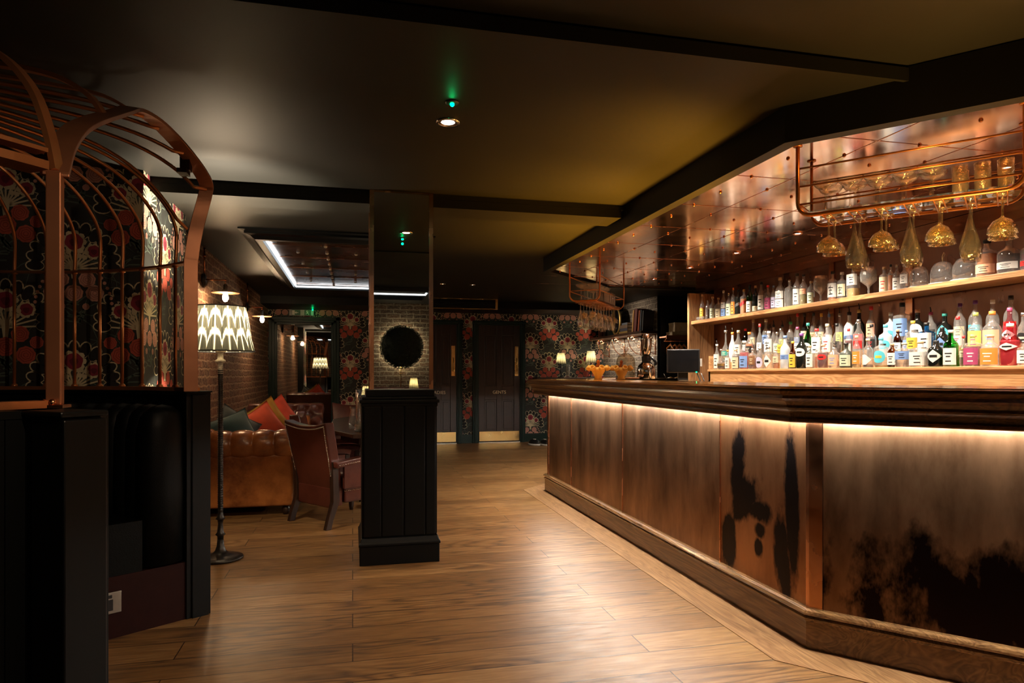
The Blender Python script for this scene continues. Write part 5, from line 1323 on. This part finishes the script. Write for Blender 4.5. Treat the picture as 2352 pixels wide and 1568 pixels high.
# far end post (squared) and near end post
def radial_box(mb, ang, r0, r1, w, z0, z1, sh=0):
    Mx = Matrix.Translation((BCX, BCY, 0)) @ Matrix.Rotation(RAD(ang), 4, 'Z')
    return mb.box(r0, r1, -w/2+sh, w/2+sh, z0, z1, M=Mx)
obj('end_post', radial_box(radial_box(MB(), A_END, 1.36, 1.475, .06, 0, 1.062, .03), A_END, 1.35, 1.482, .07, 1.062, 1.07, .03), M['black_paint'], pw, bevel=.003)
obj('end_post', radial_box(radial_box(radial_box(MB(), -A_END-1.5, 1.38, 1.60, .09, 0, 1.055, .0), -A_END-1.5, 1.37, 1.61, .11, 1.055, 1.068, .0), -A_END-1.5, 1.50, 1.612, .10, 0, 1.05, .0), M['black_paint'], pw, bevel=.004)
obj('cap_rail', ring_solid(MB(), 1.36, 1.475, A_END, 360-A_END, 1.05, 1.068, 80), M['black_paint'], pw)
# seat
bt_ = thing('booth_banquette', 'circular black leather banquette with fluted back inside the birdcage booth', 'bench', (BCX, BCY, 0))
fl_ = MB()
for k in range(29):
    a = RAD(A_END+2.2+5.0*k)
    if True:
        c_, s_ = math.cos(a), math.sin(a); r = 1.27
        p0 = Vector((BCX+r*c_, BCY+r*s_, 0)); Mx = Matrix.Translation(p0) @ Matrix.Rotation(a, 4, 'Z')
        fl_.lathe([(0, .27), (.10, .28), (.105, .6), (.10, .90), (.085, .97), (.05, 1.0), (0, 1.01)], 14, M=Mx, sx=1.0, sy=.62)
obj('fluted_backrest', fl_, M['black_leather'], bt_)
obj('seat_cushion', ring_solid(MB(), .70, 1.17, A_END+.3, 178, .27, .495, 40), M['black_leather'], bt_)
obj('seat_base', ring_solid(MB(), .74, 1.36, A_END+.4, 178, 0, .268, 40), M['burgundy_wood'], bt_)
# power socket on end of base
sk = thing('power_socket', 'brushed steel double power socket on the dark red end of the booth base', 'socket', (-1.0, 3.25, .15))
sc_c = Vector((BCX, BCY, 0)); dr = Vector((math.cos(RAD(A_END)), math.sin(RAD(A_END)), 0))
Fs = frame(sc_c+dr*.99+Vector((0, 0, .16)), dr, (0, 0, 1))   # faces (sin,-cos): towards the room front
def sb(a0, a1, b0, b1, c0, c1): return MB().box(a0, a1, b0, b1, c0, c1, M=Fs)
obj('face_plate', sb(-.090, .090, -.046, .046, .001, .009), M['steel_dull'], sk, bevel=.002)
s2 = MB()
for cx in (-.040, .042):
    s2.box(cx-.020, cx+.014, -.032, .016, .009, .0105, M=Fs); s2.box(cx-.008, cx+.010, .022, .036, .009, .012, M=Fs)
obj('sockets', s2, M['black_plastic'], sk)

def smooth_pts(p, n=4):
    out = []
    for i in range(len(p)-1):
        a, b, c_, d_ = Vector(p[max(i-1, 0)]), Vector(p[i]), Vector(p[i+1]), Vector(p[min(i+2, len(p)-1)])
        for k in range(n):
            t = k/n; out.append(.5*((2*b)+(-a+c_)*t+(2*a-5*b+4*c_-d_)*t*t+(-a+3*b-3*c_+d_)*t**3))
    return out+[Vector(p[-1])]
cg = thing('birdcage_canopy', 'copper-coloured metal birdcage frame arching over the corner booth', 'canopy', (BCX, BCY, 1.07))
ZR = 1.685; ZAP = 2.20
obj('bottom_rail', MB().strap(arc(BR, A_END, 360-A_END, 90, 1.078), (0, 0, 1), .018, .045), M['bronze_frame'], cg)
obj('ring_rail', MB().strap(arc(BR, A_END, 360-A_END, 90, ZR), (0, 0, 1), .010, .045), M['bronze_frame'], cg)
DP = [(1.40, 1.685), (1.405, 1.78), (1.40, 1.87), (1.355, 1.96), (1.255, 2.055), (1.12, 2.125), (.95, 2.165), (.70, 2.185), (.40, 2.195), (0, 2.20)]
DPS = smooth_pts([(r, 0, z) for r, z in DP], 4)
def dome_pts(a, rmax=9):
    return [(BCX+p_.x*math.cos(a), BCY+p_.x*math.sin(a), p_.z) for p_ in DPS if p_.x <= rmax]
bars = [43, 48.3, 53.8, 59.4, 65.2, 71.2, 77.5, 84, 91, 98, 105, 112, 120, 128, 136]
for d in bars:
    a = RAD(d)
    obj('vertical_bar', MB().tube([(BCX+BR*math.cos(a), BCY+BR*math.sin(a), 1.085), (BCX+BR*math.cos(a), BCY+BR*math.sin(a), ZR-.005)], .0085, 8).lathe([(.016, 0), (.016, .006), (.009, .014)], 10, (BCX+BR*math.cos(a), BCY+BR*math.sin(a), 1.087)).lathe([(.009, -.014), (.016, -.008), (.016, -.003)], 10, (BCX+BR*math.cos(a), BCY+BR*math.sin(a), ZR)), M['bronze_frame'], cg)
    obj('dome_bar', MB().tube(dome_pts(a), .0085, 8), M['bronze_frame'], cg)
for d in (-50, -62, -75, -90, -110):
    a = RAD(d)
    obj('vertical_bar', MB().tube([(BCX+BR*math.cos(a), BCY+BR*math.sin(a), 1.085), (BCX+BR*math.cos(a), BCY+BR*math.sin(a), ZR-.005)], .0085, 8), M['bronze_frame'], cg)
# squared posts of the opening
def post(x, y, z0, z1, w): return MB().box(x-w/2, x+w/2, y-w/2, y+w/2, z0, z1)
obj('opening_post', MB().box(-.721, -.687, 1.840, 1.862, 1.076, 1.64), M['rose_copper'], cg, bevel=.003)
obj('post_foot', MB().box(-.735, -.677, 1.822, 1.875, 1.0685, 1.076).ball((-.722, 1.832, 1.082), .009, 8).ball((-.702, 1.832, 1.082), .009, 8), M['copper'], cg)
far = [(-.727, 3.372, 1.07), (-.727, 3.372, 1.60), (-.722, 3.372, 1.70), (-.708, 3.375, 1.80), (-.688, 3.385, 1.90), (-.668, 3.382, 1.98), (-.660, 3.365, 2.03), (-.672, 3.30, 2.065), (-.690, 3.215, 2.092), (-.73, 3.086, 2.136), (-.765, 2.93, 2.155), (-.785, 2.75, 2.13), (-.78, 2.60, 2.065), (-.765, 2.42, 1.985), (-.75, 2.25, 1.91), (-.735, 2.07, 1.82), (-.72, 1.94, 1.73), (-.706, 1.862, 1.65), (-.704, 1.851, 1.63)]
sp_ = smooth_pts(far)
obj('opening_arch', MB().strap(sp_, (1, .25, 0), .060, .014), M['rose_copper'], cg, bevel=.003)
obj('arch_bracket', MB().box(-.735, -.695, 3.20, 3.25, 2.045, 2.10).box(-.745, -.705, 3.19, 3.26, 2.03, 2.048), M['burgundy_wood'], cg)
# ribs over the dome from near post and arch crown, and near ring beam
def rib(p0, mid, p1, w=.03, t=.012):
    pts = smooth_pts([p0]+mid+[p1], 6); return MB().strap(pts, (.3, 1, 0), w, t)
ap = (BCX, BCY, ZAP)
def mer(deg, prof): return [(BCX+r*math.cos(RAD(deg)), BCY+r*math.sin(RAD(deg)), z) for r, z in prof]
def mrib(pts, w=.03, t=.014): return MB().strap(smooth_pts(pts, 5), (.3, 1, 0), w, t)
obj('dome_rib', mrib(mer(-34, [(1.41, 1.645), (1.38, 1.745), (1.32, 1.86), (1.20, 1.965), (1.0, 2.06), (.7, 2.135), (.35, 2.18), (0, 2.20)])), M['bronze_frame'], cg)
obj('dome_rib', mrib(mer(-12, [(1.12, 1.975), (1.075, 2.04), (1.0, 2.09), (.91, 2.12), (.79, 2.14), (.5, 2.175), (.2, 2.195), (0, 2.20)])), M['bronze_frame'], cg)
obj('dome_rib', mrib(mer(3, [(1.10, 2.10), (1.0, 2.15), (.85, 2.17), (.6, 2.185), (.3, 2.195), (0, 2.20)]), .02, .010), M['bronze_frame'], cg)
for deg, pa in ((10, 1.13), (17, 1.18), (24, 1.26), (31, 1.33), (37, 1.405)):
    a = RAD(deg); best = min([v for v in sp_ if v.z > 1.85], key=lambda v: abs(math.atan2(v.y-BCY, v.x-BCX)-a)); rb = math.hypot(best.x-BCX, best.y-BCY)
    q = [v for v in dome_pts(a, rb-.03) if v[2] > 1.95]; r1 = math.hypot(q[0][0]-BCX, q[0][1]-BCY); dz = (best.z-q[0][2])*.8
    q = [(x_, y_, z_+dz*(math.hypot(x_-BCX, y_-BCY)/r1)**6) for x_, y_, z_ in q]
    q = [(BCX+rb*math.cos(a), BCY+rb*math.sin(a), best.z-.012)]+q
    obj('dome_bar', MB().tube(q, .0085, 8), M['bronze_frame'], cg)
obj('near_ring_beam', MB().strap(arc(BR, 324.5, 250, 24, 1.645), (0, 0, 1), .02, .075), M['bronze_frame'], cg)
obj('apex_boss', MB().lathe([(0, -.02), (.06, -.015), (.06, .01), (.02, .05), (0, .055)], 20, ap), M['bronze_frame'], cg)

# ------------------------------------------------------------ floor lamp
LX, LY = -.80, 4.50
fl = thing('floor_lamp', 'tall iron floor lamp with an ikat patterned pleated shade beside the booth', 'lamp', (LX, LY, 0))
obj('base', MB().lathe([(0, 0), (.125, 0), (.135, .008), (.132, .016), (.10, .026), (.05, .038), (.032, .055), (.022, .085), (.018, .13)], 36, (LX, LY, 0), sx=1.0), M['iron'], fl)
pole = [(.018, .12), (.020, .145), (.030, .155), (.020, .17), (.014, .22), (.018, .245), (.029, .252), (.020, .265), (.015, .29)]
z = .30
while z < 1.17: pole += [(.0145, z), (.0175, z+.006), (.0145, z+.012)]; z += .014
obj('pole', MB().lathe(pole, 14, (LX, LY, 0)), M['iron'], fl)
up_ = [(.0145, 1.17)]; z = 1.172
while z < 1.235: up_ += [(.013, z), (.0175, z+.005), (.013, z+.01)]; z += .011
up_ += [(.03, 1.245), (.032, 1.255), (.018, 1.265), (.016, 1.30), (.034, 1.31), (.030, 1.322), (.015, 1.34), (.012, 1.40)]
obj('pole_head', MB().lathe([(q, s-.02) for q, s in up_], 16, (LX, LY, 0)), M['aged_white'], fl)
ZS0, ZS1 = 1.292, 1.568
NP = 56
sh = MB().lathe([(.200, 0), (.178, .09), (.165, .19), (.148, ZS1-ZS0), ], 224, flute=lambda a, z: 1+.008*math.cos(NP*a))
sh.f = [f for f in sh.f if len(f) == 4]; sh.m = sh.m[:len(sh.f)]; sh.s = sh.s[:len(sh.f)]
o = obj('lamp_shade', sh, M['ikat'], fl, world=False); o.location = (0, 0, ZS0)
obj('trim_band', MB().tube([(LX+.202*math.cos(t), LY+.202*math.sin(t), ZS0) for t in [2*PI*k/48 for k in range(48)]], .004, 6, closed=True).tube([(LX+.150*math.cos(t), LY+.150*math.sin(t), ZS1) for t in [2*PI*k/48 for k in range(48)]], .004, 6, closed=True), M['black_plastic'], fl)
obj('bulb', MB().ball((LX, LY, 1.43), .025, 10), M['glow_bulb2'], fl)
lamp('floor_lamp_bulb', 'POINT', (LX, LY, 1.475), 20, (1.0, .80, .55), .03)
lamp('floor_lamp_uplight', 'SPOT', (LX, LY, 1.46), 75, (1.0, .84, .62), .03, (PI, 0, 0), 88, .55)

# ------------------------------------------------------------ wall sconces on the brick
def sconce(y, label, z=1.985, first=True):
    t = thing('wall_sconce', label, 'wall light', (XL, y, z), group=None)
    x = XL
    obj('conduit', MB().tube([(x+.016, y, z+.03), (x+.016, y, ZBK-.001)], .009, 8).lathe([(.014, 0), (.014, .02)], 8, (x+.016, y, z+.2)), M['copper'], t)
    obj('backplate', MB().lathe([(0, 0), (.055, 0), (.055, .02), (.035, .03), (0, .03)], 20, M=frame((x+.001, y, z), (0, 1, 0))), M['black_plastic'], t)
    bx_ = x+.19
    obj('arm', MB().tube([(x+.03, y, z+.0), (bx_-.01, y, z)], .007, 8).ball((bx_, y, z), .011, 8).tube([(bx_, y, z), (bx_, y, z-.035)], .006, 8), M['copper'], t)
    obj('lamp_holder', MB().lathe([(.010, 0), (.018, -.01), (.018, -.05), (.026, -.065), (0, -.065)][::-1], 14, (bx_, y, z-.035)), M['steel_dull'], t)
    obj('disc_shade', MB().lathe([(.02, -.001), (.115, -.016), (.118, -.014), (.118, -.011), (.02, .004)], 32, (bx_, y, z-.10)), M['copper_disc'], t)
    obj('bulb', MB().lathe([(0, -.095), (.014, -.09), (.025, -.07), (.026, -.052), (.018, -.022), (.014, -.004), (0, -.002)], 16, (bx_, y, z-.098)), M['glow_bulb'], t)
    lamp('sconce_bulb', 'POINT', (bx_, y, z-.16), 22, (1.0, .66, .36), .03)
sconce(6.42, 'nearer copper disc wall sconce with glowing bulb on the brick wall')
sconce(8.92, 'farther copper disc wall sconce with glowing bulb near the black-framed mirror')

# ------------------------------------------------------------ chesterfield sofa along the brick wall
sf = thing('chesterfield_sofa', 'tan brown leather chesterfield sofa along the brick wall with coloured cushions', 'sofa', (-.87, 6.9, 0))
SX0, SX1, SY0, SY1 = -1.275, -.475, 5.78, 8.05
def roll(p0, p1, r, n_t, nx=96, amp=.10, mi=0):
    p0, p1 = Vector(p0), Vector(p1); d = (p1-p0); L = d.length; d /= L; u = Vector((0, 0, 1)); w = d.cross(u); vs = []; fs = []; m = 20
    for k in range(nx+1):
        s = k/nx; q = abs(math.sin(PI*s*n_t)); e = min(1, min(s, 1-s)*nx/3+.0)
        rr = r*(1-amp+amp*q**.45)*(math.sqrt(1-(1-e)**2) if e < 1 else 1)
        for i in range(m):
            a = 2*PI*i/m; vs.append(p0+d*(L*s)+(w*math.cos(a)+u*math.sin(a))*rr)
    for k in range(nx):
        for i in range(m): j = (i+1) % m; fs.append((k*m+i, k*m+j, (k+1)*m+j, (k+1)*m+i))
    fs += [list(range(m-1, -1, -1)), [nx*m+i for i in range(m)]]
    return MB().add(vs, fs, mi, True)
obj('body', MB().box(SX0, SX1, SY0, SY0+.16, .075, .50).box(SX0, SX0+.2, SY0+.16, SY1-.16, .075, .50).box(SX0, SX1, SY1-.16, SY1, .075, .50).box(SX0+.2, SX1-.03, SY0+.16, SY1-.16, .075, .28), M['tan_leather'], sf, bevel=.02, seg=3)
obj('arm_roll', roll((SX0-.0, SY0+.075, .575), (SX1+.015, SY0+.075, .575), .122, 5, amp=.17), M['tan_leather'], sf)
obj('arm_roll', roll((SX0, SY1-.075, .575), (SX1+.015, SY1-.075, .575), .118, 5), M['tan_leather'], sf)
obj('back_roll', roll((SX0+.118, SY0+.05, .59), (SX0+.118, SY1-.05, .59), .120, 14, 200), M['tan_leather'], sf)
n2 = (SY1-SY0-.34)/2
for k in range(2): obj('seat_cushion', MB().box(SX0+.2, SX1+.0, SY0+.17+k*n2, SY0+.165+(k+1)*n2, .28, .43), M['tan_leather'], sf, bevel=.035, seg=3)
for (x, y) in ((SX1-.06, SY0+.06), (SX0+.06, SY0+.06), (SX1-.06, SY1-.06), (SX0+.06, SY1-.06)): obj('bun_foot', MB().lathe([(0, 0), (.022, 0), (.032, .025), (.032, .05), (.02, .075), (0, .075)], 14, (x, y, 0)), M['dark_wood'], sf)

def cushion(loc, rx, ry, rz, mat, label, s=.44, th=.15):
    n = 14; vs = []; fs = []
    for side in (1, -1):
        for i in range(n+1):
            for j in range(n+1):
                u = i/n*2-1; v = j/n*2-1
                e = (1-abs(u)**3.2)*(1-abs(v)**3.2); pinch = 1-.10*(1-abs(u)**2)*(abs(v)**3); pinch2 = 1-.10*(1-abs(v)**2)*(abs(u)**3)
                vs.append((u*s/2*pinch2*1.0, v*s/2*pinch*1.0, side*(th/2*max(e, 0)**.55+.004)+.012*math.sin(3*u+2*v)*side*e))
    N = (n+1)**2
    for i in range(n):
        for j in range(n):
            a = i*(n+1)+j; fs.append((a, a+n+1, a+n+2, a+1)); fs.append((N+a, N+a+1, N+a+n+2, N+a+n+1))
    edge = [i*(n+1) for i in range(n+1)]+[n*(n+1)+j for j in range(1, n+1)]+[i*(n+1)+n for i in range(n-1, -1, -1)]+[j for j in range(n-1, 0, -1)]
    for k in range(len(edge)): a, b = edge[k], edge[(k+1) % len(edge)]; fs.append((a, b, N+b, N+a))
    o = obj('cushion', MB().add(vs, fs, 0, True), mat); o.location = loc; o.rotation_euler = (rx, ry, rz)
    tag(o, label, 'cushion', None); return o
R_ = RAD
cushion((-.98, 6.02, .62), R_(62), R_(-18), R_(28), M['velvet_teal'], 'dark teal velvet cushion at the near end of the tan sofa', .42)
cushion((-1.00, 6.20, .655), R_(72), R_(32), R_(18), M['velvet_slate'], 'grey-green velvet cushion with its corner peeking up behind the teal one', .37, .12)
cushion((-.80, 6.42, .635), R_(64), R_(-30), R_(30), M['velvet_orange'], 'burnt orange velvet cushion between the teal and mustard ones', .43, .14)
cushion((-.80, 6.74, .665), R_(68), R_(-30), R_(30), M['velvet_mustard'], 'mustard velvet cushion between the two orange-red ones', .43, .12)
cushion((-.74, 7.14, .65), R_(66), R_(-32), R_(28), M['velvet_coral'], 'coral red velvet cushion farthest along the tan sofa', .46, .14)

# tufted club chair beyond the sofa, facing us
cc_ = thing('club_chair', 'dark brown button-tufted leather club chair beyond the tan sofa', 'armchair', (-.80, 8.7, 0))
nx, nz = 40, 24; vs = []; fs = []
for i in range(nx+1):
    for j in range(nz+1):
        x = -1.22+.86*i/nx; z = .30+.46*j/nz
        u = (x+.79)/.145; v = (z-.30)/.145
        d = min(math.hypot((u-a)+0.0, (v-b)) for a in (-2.5, -2, -1.5, -1, -.5, 0, .5, 1, 1.5, 2, 2.5) for b in ((0, 1, 2, 3) if (a*2) % 2 else (.5, 1.5, 2.5)))
        y = 8.55-.05*min(1, d*1.6)**.6+.06*((z-.3)/.46)**2
        zz = z+(.02*abs(math.sin(PI*(x+1.22)/.172)) if j == nz else 0)
        vs.append((x, y, zz))
for i in range(nx):
    for j in range(nz): a = i*(nz+1)+j; fs.append((a, a+nz+1, a+nz+2, a+1))
mb_ = MB().add(vs, fs, 0, True).box(-1.22, -.36, 8.62, 8.80, .08, .755)
obj('tufted_back', mb_, M['brown_leather'], cc_)
obj('top_roll', roll((-1.24, 8.68, .72), (-.34, 8.68, .72), .075, 5), M['brown_leather'], cc_)
obj('seat', MB().box(-1.1, -.48, 8.25, 8.60, .08, .42), M['brown_leather'], cc_, bevel=.03)
for x in (-1.16, -.42): obj('arm', roll((x, 8.20, .58), (x, 8.62, .58), .07, 3, 40).box(x-.05, x+.05, 8.22, 8.62, .08, .57), M['brown_leather'], cc_)

# ------------------------------------------------------------ studded armchairs
def armchair(loc, rz, label, leg_mat='dark_wood'):
    t = thing('studded_armchair', label, 'armchair', loc, rz, 'studded leather armchairs round the table')
    W = .275; tilt = R_(12)
    # back: tilted slab, scooped crest
    n = 16; vs = []; fs = []
    Lb = .515
    for face in (0, 1):
        for i in range(n+1):
            u = i/n*2-1
            for j in range(9):
                v = j/8; crest = .035*abs(u)**2.2-.0
                zz = .24+(Lb+crest)*v - (0 if v > 0 else 0); zz = .245-.03*(1-u*u)*(1-v)+(Lb+crest)*v
                w = (W-.035)+.035*v
                th = (.0 if face == 0 else .085+.02*(1-u*u)*math.sin(PI*v))
                yy = -.0-math.tan(tilt)*(zz-.24)+th
                vs.append((u*w, yy, zz))
    N = (n+1)*9
    for i in range(n):
        for j in range(8):
            a = i*9+j; fs.append((a+N, a+9+N, a+10+N, a+1+N)); fs.append((a, a+1, a+10, a+9))
    for i in range(n):
        a = i*9; fs.append((a, a+9, a+9+N, a+N)); a = i*9+8; fs.append((a, a+N, a+9+N, a+9))
    for j in range(8): fs.append((j, j+N, j+1+N, j+1)); a = n*9+j; fs.append((a, a+1, a+1+N, a+N))
    obj('backrest', MB().add(vs, fs, 0, False), M['red_leather'], t, world=False, bevel=.012, seg=3)
    # nail heads round the back panel
    nm = MB()
    def bp(u, v):
        crest = .035*abs(u)**2.2; zz = .245-.03*(1-u*u)*(1-v)+(Lb+crest)*v; w = (W-.035)+.035*v
        return (u*w, -math.tan(tilt)*(zz-.24)-.002, zz)
    line = [bp(-.95, .02+.93*k/40) for k in range(41)]+[bp(-.95+1.9*k/38, .95) for k in range(1, 38)]+[bp(.95, .95-.93*k/40) for k in range(41)]+[bp(.95-1.9*k/38, .02) for k in range(1, 38)]
    for p_ in line: nm.ball(p_, .0058, 6)
    obj('nailhead_trim', nm, M['steel'], t, world=False)
    for sx in (-1, 1):
        for (dx, y0_, y1_, z_) in ((W+.003, .06, .52, .275), (W+.043, -.01, .46, .475)):
            nm = MB()
            for k in range(28): nm.ball((sx*dx, y0_+(y1_-y0_)*k/27, z_+(.015*math.sin(k/27*PI) if z_ > .4 else 0)), .0050, 6)
            obj('nailhead_trim', nm, M['steel'], t, world=False)
    obj('seat_rail', MB().box(-W+.03, W-.03, .02, .07, .16, .34).box(-W+.01, W-.01, .07, .54, .18, .30).box(-W+.03, W-.03, -.015, .02, .14, .30), M['red_leather'], t, world=False, bevel=.015, seg=3)
    obj('seat_cushion', MB().box(-W+.02, W-.02, .09, .56, .29, .40), M['red_leather'], t, world=False, bevel=.035, seg=4)
    for sx in (-1, 1):
        pts = smooth_pts([(sx*W, -.03, .475), (sx*(W+.005), .10, .490), (sx*(W+.01), .28, .505), (sx*(W+.01), .44, .500), (sx*(W+.008), .50, .485)], 4)
        arm = MB().strap(pts, (1, 0, 0), .075, .045)
        a_ = obj('armrest', arm, M['red_leather'], t, world=False, bevel=.018, seg=3)
        obj('side_panel', MB().box(sx*W-.012, sx*W+.012, .05, .47, .29, .472), M['brown_leather'], t, world=False, bevel=.006)
        obj('arm_support', MB().box(sx*W-.02, sx*W+.02, .45, .495, .20, .47), M[leg_mat], t, world=False, bevel=.006)
        # legs
        obj('leg', MB().add([(sx*(W-.03)+a, b+yo, zz) for zz, yo, hw in ((0, -.075, .019), (.06, -.06, .018), (.20, -.01, .022), (.50, -.02, .020)) for a, b in ((-hw, -hw), (hw, -hw), (hw, hw+.012), (-hw, hw+.012))],
            [(3, 2, 1, 0), (12, 13, 14, 15)]+[(k*4+i, k*4+(i+1) % 4, (k+1)*4+(i+1) % 4, (k+1)*4+i) for k in range(3) for i in range(4)]), M[leg_mat], t, world=False, bevel=.004)
        obj('leg', MB().lathe([(.014, 0), (.020, .03), (.026, .09), (.016, .11), (.024, .13), (.024, .20), (0, .20)], 14, (sx*(W-.03), .50, 0)), M[leg_mat], t, world=False)
    return t
ch = armchair((-.27, 5.40, 0), R_(-53.9), 'ox-red leather armchair with brass studs, nearest, seen from behind')
dup(ch, (-.42, 6.50, 0), R_(-92), 'ox-red studded armchair half hidden behind the nearest one, by the sofa')
dup(ch, (.02, 8.72, 0), R_(180), 'burgundy-looking armchair at the far end of the dark table')

# ------------------------------------------------------------ table
tb = thing('dining_table', 'long dark wooden table with clipped corners behind the column', 'table', (.22, 6.7, 0))
def clipped(x0, x1, y0, y1, cx, cy): return [(x0, y0+cy), (x0+cx, y0), (x1-cx, y0), (x1, y0+cy), (x1, y1-cy), (x1-cx, y1), (x0+cx, y1), (x0, y1-cy)]
obj('tabletop', MB().prism(clipped(-.20, .64, 5.42, 7.85, .20, .55), .645, .68), M['table_wood'], tb, bevel=.006)
obj('leaf_joint', MB().box(.045, .048, 5.45, 7.82, .6802, .6806), M['cream'], tb)
obj('apron', MB().prism(clipped(-.10, .54, 5.62, 7.65, .15, .4), .58, .645), M['dark_wood'], tb)
for y in (6.0, 7.3): obj('pedestal', MB().lathe([(0, 0), (.16, 0), (.16, .03), (.05, .08), (.045, .3), (.07, .40), (.05, .5), (.06, .58), (0, .58)], 18, (.24, y, 0)), M['dark_wood'], tb)
hz = thing('hurricane_vase', 'clear glass hurricane cylinder on the dark table beside the column', 'vase', (.10, 5.66, .68))
obj('glass_cylinder', MB().lathe([(0, .01), (.070, .01), (.070, .34), (.075, .34), (.075, 0), (0, 0)], 32, (.10, 5.66, .681)), M['glass_cut2'], hz)
obj('cut_glass_foot', MB().lathe([(.078, 0), (.085, .012), (.078, .03), (.085, .045), (.077, .06)], 24, (.10, 5.66, .681), flute=lambda a, z: 1+.03*math.cos(12*a)), M['glass_cut2'], hz)
hc = thing('jug', 'small cut-glass water jug on the dark table behind the hurricane cylinder', 'jug', (.02, 5.98, .68))
obj('jug_body', MB().lathe([(0, 0), (.05, 0), (.058, .05), (.045, .12), (.04, .16), (.05, .19), (.046, .19), (.036, .16), (.05, .05), (0, .01)], 20, (.02, 5.98, .681)), M['glass_cut2'], hc)
table_lamp((.14, 6.25, .681), 'pleated table lamp on the dark table, glimpsed beside the column', 1.0, None, 1.5)
